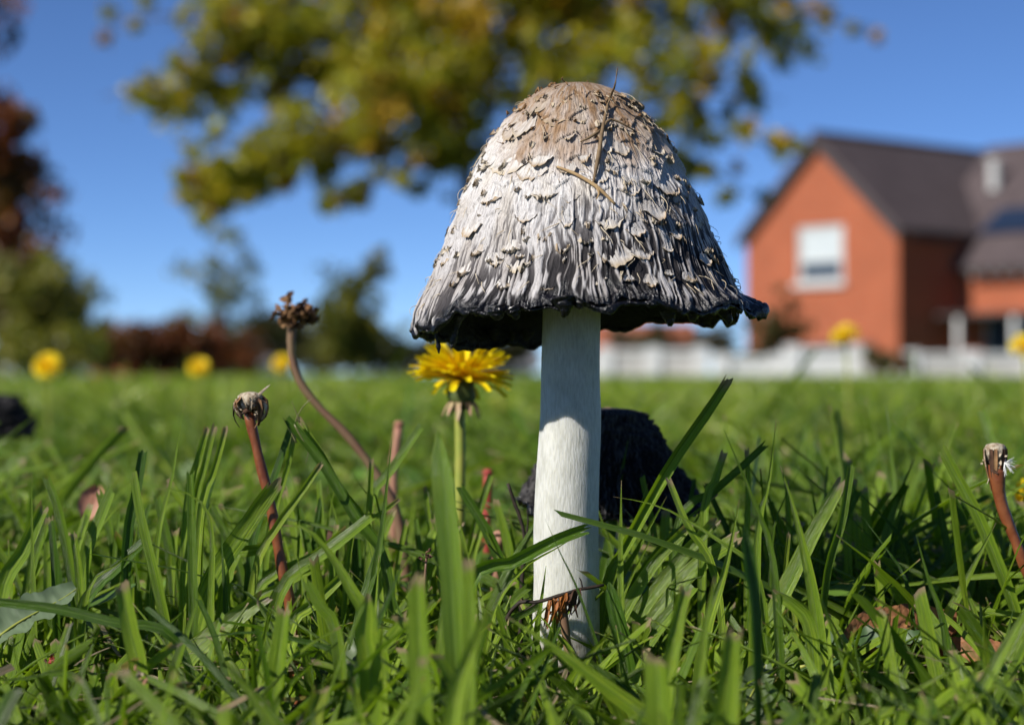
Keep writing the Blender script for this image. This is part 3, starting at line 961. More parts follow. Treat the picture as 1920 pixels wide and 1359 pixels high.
tuft(400, 0, 'broad pale flat grass blade leaning to the red brown stalk with torn tip', [
    B([(519, 903, -4), (470, 975, -2), (385, 1115, 2)], 44, 1, 0.68, 0.1, 0.08),
    B([(422, 895, 6), (392, 955, 6), (380, 1010, 6)], 11, 0, 0.5),
    B([(415, 988, -8), (419, 1060, -8), (425, 1145, -8)], 19, 0, 0.1)])
tuft(500, 5, 'narrow yellowish blade and dark pair crossing behind the red brown stalk', [
    B([(602, 868, -3), (560, 930, -3), (524, 980, -3), (478, 1075, -3)], 18, 1, 0.88),
    B([(545, 805, 8), (525, 865, 8), (503, 930, 8), (470, 1045, 8)], 18, 1, 0.05),
    B([(552, 812, 8), (538, 880, 8), (520, 940, 8), (500, 1040, 8)], 14, 1, 0.6),
    B([(540, 870, 12), (556, 930, 12), (560, 1000, 12)], 12, 0, 0.5)])
split = tuft(690, 0, 'leaning grass blades with split frayed tips and dry hanging threads', [
    B([(540, 787, 2), (602, 865, 2), (668, 973, 2), (722, 1060, 2)], 24, 1, 0.12, 0.35),
    B([(560, 780, 4), (592, 830, 4), (640, 915, 4), (700, 1020, 4)], 20, 1, 0.5, -0.3)])
for pp, ww in (([(590, 742, 2), (570, 760, 2), (557, 782, 2), (553, 800, 2)], 3.0), ([(547, 752, 2), (556, 775, 2), (562, 792, 2)], 3.0),
               ([(572, 870, 2), (578, 845, 2), (562, 815, 2), (552, 795, 2)], 4.0), ([(530, 782, 2), (540, 800, 2), (556, 830, 2)], 4.0)):
    m = MB(); m.tube(catmull([P(a, b, c / 1000) for a, b, c in pp], 9), np.linspace(0.25, 1, 9) * ww * 0.5 * PXM, 5)
    m.build('dry_thread', M['straw'], split, True, origin=split.location)
tuft(690, 10, 'short stiff grass blades with brown tips behind the leaning split blades', [
    B([(696, 860, 10), (694, 925, 10), (690, 1010, 10)], 15, 1, 0.6),
    B([(657, 880, 12), (682, 920, 12), (714, 965, 12)], 13, 0, 0.3),
    B([(632, 985, 8), (624, 1060, 8)], 15, 1, 0.5),
    B([(748, 935, 10), (710, 965, 10), (660, 1000, 10)], 13, 1, 0.6)])
tuft(560, -5, 'low broad blades fanning over each other at the foot of the red brown stalk', [
    B([(696, 968, -3), (650, 1005, -3), (602, 1042, -3), (525, 1110, -3)], 28, 1, 0.4),
    B([(650, 990, 2), (590, 1040, 2), (480, 1110, 2)], 22, 1, 0.66),
    B([(645, 1075, -12), (590, 1130, -12), (545, 1175, -12)], 26, 1, 0.62),
    B([(530, 1008, 4), (482, 1030, 4), (430, 1060, 4)], 28, 1, 0.55),
    B([(600, 1060, 0), (540, 1090, 0), (440, 1160, 0)], 20, 1, 0.7)])
tuft(330, -8, 'broad striped pale blade lying low with a clipped end', [
    B([(494, 1118, -15), (430, 1165, -15), (361, 1221, -15), (320, 1290, -15)], 46, 1, 0.7, 0.1, 0.1),
    B([(275, 1012, 0), (225, 1060, 0), (155, 1140, 0)], 26, 1, 0.08),
    B([(270, 1022, -2), (215, 1060, -2), (165, 1110, -2)], 18, 0, 0.6)])
tuft(700, -60, 'blurred pale blade drooping back before the low broad blades', [
    B([(530, 985, -55), (572, 990, -55), (612, 1030, -55), (655, 1100, -55), (705, 1200, -55)], 46, 0, 0.6, 0.2)])
tuft(850, -90, 'wide dark blurred grass blade rising in front of the dandelion stalk', [
    B([(822, 810, -85), (835, 930, -88), (848, 1100, -90), (860, 1359, -92)], 52, 2, 0.3),
    B([(735, 823, -18), (716, 998, -20), (700, 1110, -20)], 24, 0, 0.18),
    B([(790, 800, 40), (762, 840, 40), (732, 885, 40), (690, 960, 40)], 22, 1, 0.3)])
tuft(715, -85, 'blurred foreground blades with rounded and clipped tips below the dandelion', [
    B([(690, 1112, -85), (684, 1190, -85), (695, 1260, -85)], 52, 2, 0.6),
    B([(717, 1165, -80), (714, 1260, -80), (712, 1359, -80)], 48, 0, 0.66),
    B([(765, 1030, -80), (725, 1130, -80), (680, 1230, -80), (640, 1359, -80)], 30, 0, 0.05),
    B([(783, 1080, -110), (786, 1200, -110), (792, 1359, -110)], 50, 1, 0.45),
    B([(578, 1088, -60), (602, 1135, -60), (632, 1190, -60)], 30, 1, 0.4)])
tuft(870, -130, 'palest and most blurred leaning blade left of the mushroom foot', [
    B([(935, 1080, -140), (895, 1190, -140), (850, 1330, -140)], 60, 0, 0.62),
    B([(880, 1050, -120), (882, 1180, -120), (876, 1359, -120)], 34, 1, 0.5)])
tuft(520, -70, 'upright blurred blade in front of the red brown stalk foot', [
    B([(535, 1140, -70), (520, 1250, -70), (505, 1359, -70)], 40, 1, 0.45),
    B([(600, 1290, -95), (585, 1359, -95)], 44, 1, 0.9)])
tuft(250, -65, 'pair of blurred blades standing upright across a level dark blade', [
    B([(229, 1100, -70), (244, 1180, -70), (262, 1260, -70)], 40, 1, 0.7),
    B([(373, 1118, -60), (350, 1190, -60), (322, 1275, -60)], 34, 0, 0.4)])
tuft(60, -40, 'long dark grass blade lying almost level across the upright ones', [
    B([(0, 1128, -45), (110, 1142, -45), (211, 1167, -45), (330, 1200, -45)], 24, 1, 0.1, 0.5),
    B([(360, 1198, -52), (470, 1185, -52), (560, 1200, -52), (640, 1240, -52)], 18, 0, 0.05, 0.5),
    B([(-10, 1275, -60), (60, 1270, -60), (120, 1262, -60), (170, 1300, -60)], 26, 0, 0.2, 0.4)])
# right of the mushroom
tuft(1150, 2, 'long folded blade with blunt tip slanting up across the dark second cap', [
    B([(1368, 709, -12), (1330, 767, -10), (1256, 873, -6), (1172, 1021, 0), (1130, 1110, 0)], 26, 1, 0.45, 0.2, 0.4)])
tuft(1165, -12, 'upright blade with brown spiked tip in front of the dark second cap', [
    B([(1165, 900, -12), (1164, 1000, -12), (1163, 1115, -12)], 22, 0, 0.5),
    B([(1150, 931, -14), (1200, 940, -14), (1256, 958, -14), (1357, 1021, -14), (1420, 1085, -14)], 18, 0, 0.6, 0.5)])
tuft(1210, -4, 'sheaf of broad overlapping green blades leaning away from the mushroom stem', [
    B([(1341, 975, -3), (1265, 1060, -3), (1185, 1175, -3)], 34, 1, 0.6, 0.1, 0.1),
    B([(1380, 1010, 2), (1290, 1075, 2), (1190, 1200, 2)], 40, 1, 0.5, 0.1, 0.1),
    B([(1290, 985, -8), (1215, 1070, -8), (1145, 1200, -8)], 30, 1, 0.66, 0.1, 0.12),
    B([(1250, 930, 4), (1200, 1020, 4), (1150, 1120, 4)], 24, 0, 0.55),
    B([(1225, 1000, -6), (1170, 1110, -6), (1130, 1220, -6)], 18, 0, 0.7),
    B([(1300, 1100, -8), (1230, 1180, -8), (1180, 1260, -8)], 32, 1, 0.4),
    B([(1215, 905, 6), (1190, 980, 6), (1165, 1060, 6)], 16, 0, 0.6)])
tuft(1340, -2, 'slender crossing blades with dry tips beside the edge of the dark cap', [
    B([(1252, 897, -10), (1288, 984, -10), (1341, 1082, -10)], 17, 1, 0.62),
    B([(1436, 833, 2), (1380, 885, 2), (1330, 928, 2), (1270, 985, 2)], 19, 1, 0.15),
    B([(1399, 842, 5), (1402, 915, 5), (1400, 1000, 5)], 14, 1, 0.6),
    B([(1359, 846, 0), (1340, 905, 0), (1320, 965, 0)], 20, 1, 0.5),
    B([(1330, 930, 10), (1300, 985, 10), (1265, 1050, 10)], 22, 0, 0.2)])
tuft(1430, -32, 'bright upright blade and a soft dark blade crossing right of the dark cap', [
    B([(1455, 788, -30), (1447, 860, -30), (1440, 910, -30), (1420, 1010, -30)], 26, 0, 0.6),
    B([(1357, 805, -40), (1385, 870, -40), (1415, 945, -40), (1450, 1060, -40)], 22, 0, 0.2),
    B([(1386, 936, -40), (1360, 1063, -40), (1320, 1200, -40)], 30, 0, 0.62),
    B([(1508, 867, 0), (1470, 936, 0), (1447, 1025, 0)], 9, 0, 0.2)])
tuft(1480, -15, 'broad pale leaning blade crossed by a bright blade and a dark folded one', [
    B([(1576, 905, -5), (1512, 1021, -8), (1425, 1205, -12)], 38, 1, 0.66, 0.0, 0.1),
    B([(1463, 873, -28), (1494, 979, -28), (1530, 1155, -28)], 36, 0, 0.6),
    B([(1595, 873, -10), (1576, 979, -10), (1545, 1095, -10)], 23, 1, 0.25, 0.6),
    B([(1447, 1110, -40), (1490, 1135, -40), (1520, 1190, -40)], 30, 1, 0.5),
    B([(1478, 1000, -5), (1472, 1090, -5), (1490, 1160, -5)], 12, 1, 0.9)])
tuft(1410, -95, 'very dark blurred blade standing before the pale leaning blade', [
    B([(1394, 984, -95), (1402, 1070, -95), (1412, 1160, -95)], 42, 2, 0.0, 0.9)])
tuft(1710, -5, 'thin dark blade arching beside a bright broad blade over the dead leaf', [
    B([(1616, 968, -8), (1662, 1030, -8), (1700, 1100, -8), (1718, 1270, -8)], 18, 0, 0.02, 0.5),
    B([(1867, 979, -8), (1806, 1095, -8), (1718, 1265, -8)], 34, 0, 0.7, 0.0, 0.15),
    B([(1717, 1000, -30), (1740, 1085, -30), (1770, 1180, -30)], 22, 0, 0.15),
    B([(1672, 1130, -12), (1660, 1200, -12), (1622, 1270, -12)], 13, 0, 0.6)])
tuft(1880, 0, 'tall blade with frayed whitish tip leaning towards the dandelion stub with pappus', [
    B([(1767, 841, 2), (1800, 905, 2), (1838, 979, 2), (1905, 1155, 2)], 28, 1, 0.42),
    B([(1743, 878, 35), (1790, 925, 35), (1820, 960, 35), (1865, 1050, 35)], 20, 0, 0.05),
    B([(1812, 1111, -10), (1828, 1155, -10), (1846, 1210, -10)], 15, 1, 0.75)])
tuft(1830, -75, 'large blurred blade slanting up at the lawn corner below the pappus stub', [
    B([(1960, 1080, -75), (1890, 1200, -75), (1833, 1301, -75), (1790, 1390, -75)], 42, 0, 0.5),
    B([(1727, 1298, -55), (1690, 1300, -55), (1655, 1330, -55), (1640, 1370, -55)], 24, 0, 0.55),
    B([(1560, 1225, -60), (1535, 1300, -60), (1505, 1370, -60)], 42, 0, 0.66)])
tuft(1750, 12, 'greyish flat leaf blade lying level behind the dead brown leaf', [
    B([(1572, 1092, 12), (1680, 1098, 12), (1800, 1085, 12), (1950, 1082, 12), (2010, 1120, 12)], 26, 0, 0.5, 0.9),
    B([(1815, 1140, 0), (1860, 1148, 0), (1920, 1160, 0), (1970, 1190, 0)], 20, 1, 0.7, 0.6)])
# crossing the mushroom stem
tuft(900, -18, 'dark folded blade slanting up across the white stem with pale twin below', [
    B([(1102, 990, -18), (1040, 1012, -18), (960, 1052, -18), (880, 1090, -18)], 30, 1, 0.12, 0.3, 0.4),
    B([(1085, 1002, -22), (1030, 1035, -22), (985, 1062, -22), (925, 1150, -22)], 16, 0, 0.62),
    B([(1024, 1060, -14), (1016, 1120, -14), (1005, 1200, -14)], 22, 0, 0.35)])
tuft(1080, -38, 'thin dark blades standing in front of the mushroom foot', [
    B([(1022, 972, -40), (1050, 1035, -40), (1085, 1110, -40), (1130, 1250, -40)], 10, 0, 0.1),
    B([(1000, 1140, -22), (1035, 1180, -22), (1078, 1235, -22)], 17, 0, 0.62),
    B([(1142, 1090, -32), (1156, 1150, -32), (1175, 1235, -32)], 36, 2, 0.08)])
tuft(1180, -80, 'broad pale blurred blade slanting down across the mushroom foot', [
    B([(950, 1155, -85), (1040, 1215, -85), (1140, 1290, -85), (1240, 1370, -85)], 46, 0, 0.62),
    B([(1283, 1100, -80), (1266, 1180, -80), (1250, 1300, -80)], 36, 1, 0.86),
    B([(1340, 1080, -95), (1320, 1200, -95), (1300, 1359, -95)], 40, 0, 0.5),
    B([(1230, 1230, -130), (1235, 1359, -130)], 60, 1, 0.5),
    B([(1370, 1180, -120), (1360, 1359, -120)], 54, 1, 0.6)])
tuft(1600, 60, 'single dry straw coloured blade lying in the grass behind the pale leaning blade', [
    B([(1547, 1000, 55), (1615, 1028, 55), (1690, 1062, 55)], 15, 1, 0.4, 0.2, mat='straw')], name='dry_grass')
tuft(1610, 90, 'orange tan withered blade leaning in the sunny grass behind the level leaf', [
    B([(1690, 1000, 90), (1668, 1040, 90), (1640, 1110, 90)], 20, 1, 0.1, 0.2, mat='straw')], name='dry_grass')
# looser extra tufts to close the gaps between the chosen blades
fillers = [(30, 20), (150, 30), (240, 35), (330, 25), (450, 30), (600, 30), (680, 35), (760, 30), (840, 45), (930, 30), (1220, 30), (1300, 40), (1420, 25), (1530, 30), (1640, 40), (1760, 30), (1880, 35)]
anchors = ['by the frame edge serrated leaf', 'behind the two square clipped blades', 'behind the blackish tipped blade', 'behind the single tall pointed blade', 'behind the red brown dandelion stalk', 'behind the leaning split blades',
           'at the foot of the curved withered stalk', 'beside the pinkish clipped stalk', 'behind the yellow dandelion stalk', 'between dandelion and white mushroom stem', 'under the black second cap', 'behind the sheaf of broad blades',
           'behind the bright upright blade', 'behind the broad pale leaning blade', 'behind the fallen dry straw blade', 'behind the curled dead leaf', 'behind the stub with pappus']
for fi, (px, dm) in enumerate(fillers):
    bl = []
    for q in range(6):
        x0 = px + rng.normal() * 38
        tipy = rng.uniform(890, 1010)
        lean = rng.normal() * 55
        bl.append(B([(x0 + lean, tipy, dm), (x0 + lean * 0.35, (tipy + 1130) / 2, dm), (x0, 1150, dm)], rng.uniform(11, 26), int(rng.random() < 0.6), None, rng.normal() * 0.4))
    tuft(px, dm, 'loose green grass tuft ' + anchors[fi], bl, 'loose tufts in the sward')


# ------------------------------------------------------------------ ink cap mushrooms
def interp_periodic(phi_deg, table):
    a = np.array(sorted(table)); x = a[:, 0]; yv = a[:, 1]
    x = np.r_[x[-1] - 360, x, x[0] + 360]; yv = np.r_[yv[-1], yv, yv[0]]
    p = (phi_deg + 180) % 360 - 180
    i = np.clip(np.searchsorted(x, p, side='right') - 1, 0, len(x) - 2)
    t = (p - x[i]) / (x[i + 1] - x[i])
    t = t * t * (3 - 2 * t)
    return yv[i] * (1 - t) + yv[i + 1] * t


class Cap:
    """Bell shaped cap given in photo pixels at its own depth: rows y (downwards), radius r."""
    def __init__(self, prof, rim, cx, depth, ytop, ink_bias=0.0, lobes=(8.0, 5.0), nl=26, seed=1, curl=None, ysc=1.0):
        self.prof = np.array(prof, float); self.rim = rim; self.cx = cx; self.depth = depth; self.ytop = ytop
        self.lobes = lobes; self.nl = nl; self.seed = seed; self.curl = curl
        self.px = (S0 + depth) / F
        p = self.prof
        yy = np.r_[p[0, 1], np.linspace(p[0, 1], p[-1, 1], 400)[1:]]
        r = np.interp(yy, p[:, 1], p[:, 0])
        k = np.ones(9) / 9
        rs = np.convolve(np.pad(r, 4, mode='edge'), k, 'valid')
        rs[:6] = r[:6]
        self.yy, self.rr = yy, rs
        self.ybase = 590.0

    def radius(self, y):
        return np.interp(y, self.yy, self.rr)

    def rim_y(self, phi):
        d = np.degrees(phi)
        y = interp_periodic(d, self.rim)
        u = phi / (2 * np.pi)
        lob = (vnoise(u * self.nl, u * 0 + 3.3, self.nl, self.seed) - 0.5) * 2 * self.lobes[0] + (vnoise(u * self.nl * 3, u * 0 + 7.7, self.nl * 3, self.seed) - 0.5) * 2 * self.lobes[1]
        return y + lob

    def yrow(self, s, phi):
        # s 0..1 along the profile: more rows near the apex curve and the rim
        ry = self.rim_y(phi)
        return self.ytop + (ry - self.ytop) * s ** 1.55

    def s_of_y(self, y, phi):
        ry = self.rim_y(phi)
        return np.clip((y - self.ytop) / (ry - self.ytop), 0, 1) ** (1 / 1.55)

    def centre(self, y):
        return self.cx(y)

    def point(self, phi, y, off=0.0):
        """world point; off = outward offset in photo pixels."""
        phi = np.asarray(phi, float); y = np.asarray(y, float)
        r0 = self.radius(y)
        dr = (self.radius(y + 1.5) - self.radius(y - 1.5)) / 3.0
        ln = np.sqrt(1 + dr * dr)
        r = r0 + off / ln
        up = off * dr / ln
        X = (self.cx(y) - 960.0 + r * np.cos(phi)) * self.px
        Y = self.depth + r * np.sin(phi) * self.px
        Z = H + (HZ - y + up) * self.px
        return np.stack(np.broadcast_arrays(X, Y, Z), -1)


def fields(c, PHI, S, Y):
    """fibre relief of the cap skin: 0..1 strand height plus shingle ramp."""
    u = PHI / (2 * np.pi)
    wand = (vnoise(u * 30, S * 9, 30, 11) - 0.5) * 0.012 + (vnoise(u * 90, S * 26, 90, 12) - 0.5) * 0.0055
    uu = u + wand
    f1 = vnoise(uu * 360, S * 17, 360, 1)
    f2 = vnoise(uu * 540, S * 24 + 5, 540, 2)
    f3 = vnoise(uu * 120, S * 5 + 2, 120, 4)
    strand = 0.46 * f1 + 0.40 * f2 + 0.14 * f3
    return np.clip((strand - 0.5) * 1.9 + 0.5, 0, 1)


def cap_color(c, PHI, S, Y, strand, old=False):
    u = PHI / (2 * np.pi)
    ry = c.rim_y(PHI)
    big = vnoise(u * 9, S * 6, 9, 21); med = vnoise(u * 40, S * 9, 40, 22); fine = vnoise(u * 180, S * 20, 180, 23)
    white = np.array([0.66, 0.645, 0.635]); cream = np.array([0.53, 0.47, 0.38]); tan = np.array([0.30, 0.185, 0.10]); grey = np.array([0.31, 0.285, 0.285]); dirt = np.array([0.07, 0.063, 0.066]); ink = np.array([0.0045, 0.004, 0.006])
    tanm = np.clip(sstep(385, 190, Y + (big - 0.5) * 150 + (med - 0.5) * 110) * (0.62 + 0.5 * fine), 0, 1)
    col = white + (cream - white) * (0.55 * sstep(0.45, 0.8, med))[..., None]
    col = col + (tan - col) * tanm[..., None]
    low = sstep(300, 520, Y + (big - 0.5) * 60)
    col = col + (grey - col) * (0.8 * low * (0.5 + 0.5 * med))[..., None]
    side = 0.5 + 0.5 * np.cos(PHI + 0.15)            # darker, with more black towards one flank
    edge = (Y - (ry - 245)) / 235.0 + 0.30 * (side - 0.30) + (big - 0.5) * 0.35 + (med - 0.5) * 0.2
    groove = sstep(0.0, 1.0, edge)                      # how far splits between strands open onto black flesh
    thr = 0.20 + 0.48 * groove
    k1 = sstep(thr + 0.10, thr - 0.10, strand) * sstep(0.03, 0.35, groove)
    tooth = (vnoise(u * 70, u * 0 + 1.5, 70, 31) - 0.5) * 62 + (vnoise(u * 240, u * 0 + 2.5, 240, 32) - 0.5) * 44
    solid = sstep(-40, -16, Y - ry + tooth + 14 * (side - 0.5))
    col = col + (dirt - col) * (k1 * (0.70 + 0.28 * groove))[..., None]
    k = np.clip(k1 * 0.75 * sstep(0.6, 1.0, groove) + solid, 0, 1)
    k = k * (1 - 0.75 * sstep(0.60, 0.85, strand) * (1 - sstep(-20, -6, Y - ry)))
    if old:
        k = np.clip(0.90 + 0.12 * groove - 0.16 * sstep(0.55, 0.8, strand) - 0.1 * (med - 0.5), 0, 1)
    col = col + (ink - col) * k[..., None]
    return np.concatenate([col, np.ones(col.shape[:-1] + (1,))], -1), np.clip(np.minimum(solid, k), 0, 1)


def build_cap(c, root, NP, NS, amp=1.0, old=False):
    o0 = np.array(root.location)
    phi = np.linspace(-np.pi, np.pi, NP, endpoint=False)
    s = np.linspace(0.004, 1, NS)
    PHI, S = np.meshgrid(phi, s)
    Y = c.yrow(S, PHI)
    ry = c.rim_y(PHI)
    u = PHI / (2 * np.pi)
    st = fields(c, PHI, S, Y)
    fade = sstep(0.03, 0.22, S)
    a_f = (0.7 + 1.7 * sstep(0.35, 0.85, S)) * fade * amp
    disp = (st - 0.5) * 2 * a_f
    disp += (vnoise(u * 11, S * 7, 11, 41) - 0.5) * 7 * fade
    disp += (vnoise(u * 40, S * 16, 40, 42) - 0.5) * 4 * fade
    # shingled rows of scales in the skin
    q = S * 9.5 + (vnoise(u * 14, S * 5, 14, 43) - 0.5) * 0.9
    row = np.floor(q)
    colx = u * 17 + 0.5 * (row % 2) + (vnoise(u * 17, row, 17, 44) - 0.5) * 0.5
    arc = np.abs(2 * (colx - np.floor(colx)) - 1)
    fr = q - arc ** 2 * 0.35
    fr = fr - np.floor(fr)
    disp += 4.5 * fr ** 3 * sstep(0.10, 0.25, S) * sstep(0.92, 0.6, S)
    # swollen, lumpy ink rim
    rimk = sstep(-34, -6, Y - ry)
    lump = 0.5 * vnoise(u * 64, S * 60, 64, 45) + 0.5 * vnoise(u * 170, S * 110, 170, 46)
    disp += rimk * (st - 0.5) * 7
    disp += rimk * (lump * 9 - 1.5) * (1 - sstep(-5, 0, Y - ry) * 0.8)
    if old:
        disp += ((vnoise(u * 26, S * 14, 26, 47) - 0.5) * 11 + (vnoise(u * 80, S * 40, 80, 48) - 0.5) * 9) * fade
    if c.curl is not None:
        ang, wid, out, lift = c.curl
        kk = np.exp(-((np.degrees(PHI) - ang) / wid) ** 2) * sstep(-52, 0, Y - ry) ** 1.4
        V = c.point(PHI, Y - lift * kk, disp)
        V[..., 0] += out * kk * c.px * np.cos(np.radians(ang)); V[..., 1] += out * kk * c.px * np.sin(np.radians(ang))
    else:
        V = c.point(PHI, Y, disp)
    colr, ink = cap_color(c, PHI, S, Y, st, old)
    n = NP * NS
    V = V.reshape(-1, 3)
    A = {'cu': (u + (vnoise(u * 60, S * 24, 60, 71) - 0.5) * 0.006).reshape(-1), 'cs': S.reshape(-1), 'col': colr.reshape(-1, 4), 'ink': (np.ones(n) * 0.1 if old else ink.reshape(-1))}
    top = c.point(np.zeros(1), np.array([c.ytop - 0.0]), 0.0)[0]
    top[0] = (c.cx(c.ytop) - 960) * c.px; top[1] = c.depth
    Fq = grid_faces(NS, NP, True)
    o = link('cap', npmesh('cap', V, Fq[:, ::-1], True, A, o0), M['cap'], root)
    # a small button closing the crown
    m = MB()
    ring = V[:NP:max(1, NP // 24)]
    mid = ring.mean(0) + np.array([0, 0, 0.00015])
    m.add([mid] + [tuple(p) for p in ring], [(0, i + 1, (i + 1) % len(ring) + 1) for i in range(len(ring))])
    me_o = m.build('crown_button', M['tan'], root, True, origin=o0)
    # underside: black dissolving gills with radial ridges
    NP2, NS2 = NP // 2, 40
    phi2 = np.linspace(-np.pi, np.pi, NP2, endpoint=False)
    s2 = np.linspace(0.45, 1.0, NS2)
    P2, S2 = np.meshgrid(phi2, s2)
    Y2 = c.yrow(S2, P2)
    u2 = P2 / (2 * np.pi)
    ridge = vnoise(u2 * 150, S2 * 4, 150, 51)
    th = 2.0 + 30 * (1 - S2) / 0.55
    V2 = c.point(P2, Y2 + 1.0, -th - ridge * 9 * (1 - S2) / 0.55 - 0.8)
    if c.curl is not None:
        ry2 = c.rim_y(P2)
        kk = np.exp(-((np.degrees(P2) - ang) / wid) ** 2) * sstep(-52, 0, Y2 - ry2) ** 1.4
        V2[..., 2] += lift * kk * c.px
        V2[..., 0] += out * kk * c.px * np.cos(np.radians(ang)); V2[..., 1] += out * kk * c.px * np.sin(np.radians(ang))
    link('gills', npmesh('gills', V2.reshape(-1, 3), grid_faces(NS2, NP2, True), True, None, o0), M['ink'], root)
    # thick dripping black rim
    NR, NC = NP * 2 // 3, 10
    ph = np.linspace(-np.pi, np.pi, NR, endpoint=False)
    uu = ph / (2 * np.pi)
    ryc = c.rim_y(ph)
    rad = 0.8 + 6.5 * vnoise(uu * 74, uu * 0 + 0.5, 74, 52) ** 1.8 + 4.5 * vnoise(uu * 150, uu * 0 + 0.2, 150, 53) ** 2
    drop = 14 * vnoise(uu * 46, uu * 0 + 4.4, 46, 54) ** 3 + 5 * vnoise(uu * 120, uu * 0 + 1.4, 120, 56) ** 2
    cen = c.point(ph, ryc - 2 + drop, -1.0)
    if c.curl is not None:
        kk = np.exp(-((np.degrees(ph) - ang) / wid) ** 2)
        cen[..., 2] += lift * kk * c.px
        cen[..., 0] += out * kk * c.px * np.cos(np.radians(ang)); cen[..., 1] += out * kk * c.px * np.sin(np.radians(ang))
        rad = rad * (1 + 0.8 * kk)
    tq = np.linspace(0, 2 * np.pi, NC, endpoint=False)
    rd = np.stack([np.cos(ph), np.sin(ph), 0 * ph], -1)
    wob = 1 + 0.8 * (vnoise(uu[:, None] * 110, tq[None] * 1.6, 110, 55) - 0.5)
    V3 = cen[:, None, :] + (rd[:, None, :] * (np.cos(tq)[None, :, None] * 0.8) + np.array([0, 0, 1.0])[None, None, :] * (np.sin(tq)[None, :, None] * 1.15)) * (rad[:, None] * wob)[..., None] * c.px
    f3 = grid_faces(NR, NC, True)
    f3 = np.vstack([f3, np.stack([(NR - 1) * NC + np.arange(NC), (NR - 1) * NC + (np.arange(NC) + 1) % NC, (np.arange(NC) + 1) % NC, np.arange(NC)], -1)])
    link('rim', npmesh('rim', V3.reshape(-1, 3), f3, True, None, o0), M['ink'], root)
    return o


def build_stem(root, path, radii_px, px, mat, seed=0):
    o0 = np.array(root.location)
    c = catmull(path, 90)
    r = np.interp(np.linspace(0, 1, 90), np.linspace(0, 1, len(radii_px)), radii_px) * px
    NC = 96
    th = np.linspace(0, 2 * np.pi, NC, endpoint=False)
    T = np.linspace(0, 1, 90)
    n = (vnoise(th[None] / (2 * np.pi) * 60, T[:, None] * 26, 60, 61 + seed) - 0.5) * 0.35 + (vnoise(th[None] / (2 * np.pi) * 14, T[:, None] * 5, 14, 62 + seed) - 0.5) * 3.4
    R = r[:, None] + n * px
    V = np.stack([c[:, None, 0] + R * np.cos(th), c[:, None, 1] + R * np.sin(th), np.repeat(c[:, 2:3], NC, 1)], -1)
    return link('stem', npmesh('stem', V.reshape(-1, 3), grid_faces(90, NC, True), True, None, o0), mat, root)


M['tan'] = simple_mat('cap_crown', (0.26, 0.16, 0.085), (0.40, 0.27, 0.15), 1500, 0.8, 0.2, 0.0003)


def scale_material(name):
    t = NT(name)
    bt = t.attr('bt').outputs['Fac']; bu = t.attr('bu').outputs['Fac']; br = t.attr('br').outputs['Fac']; tn = t.attr('tan').outputs['Fac']
    cv = t.n('ShaderNodeCombineXYZ')
    t.l(t.math('MULTIPLY', bu, 7.0), cv.inputs[0]); t.l(t.math('MULTIPLY', bt, 1.6), cv.inputs[1]); t.l(t.math('MULTIPLY', br, 40.0), cv.inputs[2])
    st = t.noise(1.0, 4, 0.65, cv.outputs[0])
    body = t.mix(tn, (0.58, 0.56, 0.535), (0.31, 0.21, 0.12))
    body = t.mix(t.ramp(st, [(0.38, (0, 0, 0)), (0.62, (1, 1, 1))]), t.mix(1.0, body, (0.68, 0.64, 0.60), 'MULTIPLY'), body)
    tipc = t.mix(br, (0.46, 0.39, 0.28), (0.30, 0.205, 0.115))
    k = t.math('ADD', bt, t.math('MULTIPLY', t.math('SUBTRACT', st, 0.5), 0.5))
    body = t.mix(t.ramp(k, [(0.72, (0, 0, 0)), (1.0, (1, 1, 1))]), body, tipc)
    t.l(body, t.b.inputs['Base Color'])
    t.b.inputs['Roughness'].default_value = 0.75
    t.b.inputs['Specular IOR Level'].default_value = 0.2
    t.bump(st, 0.0004, 0.8)
    return t.m


M['scale'] = scale_material('cap_scale')


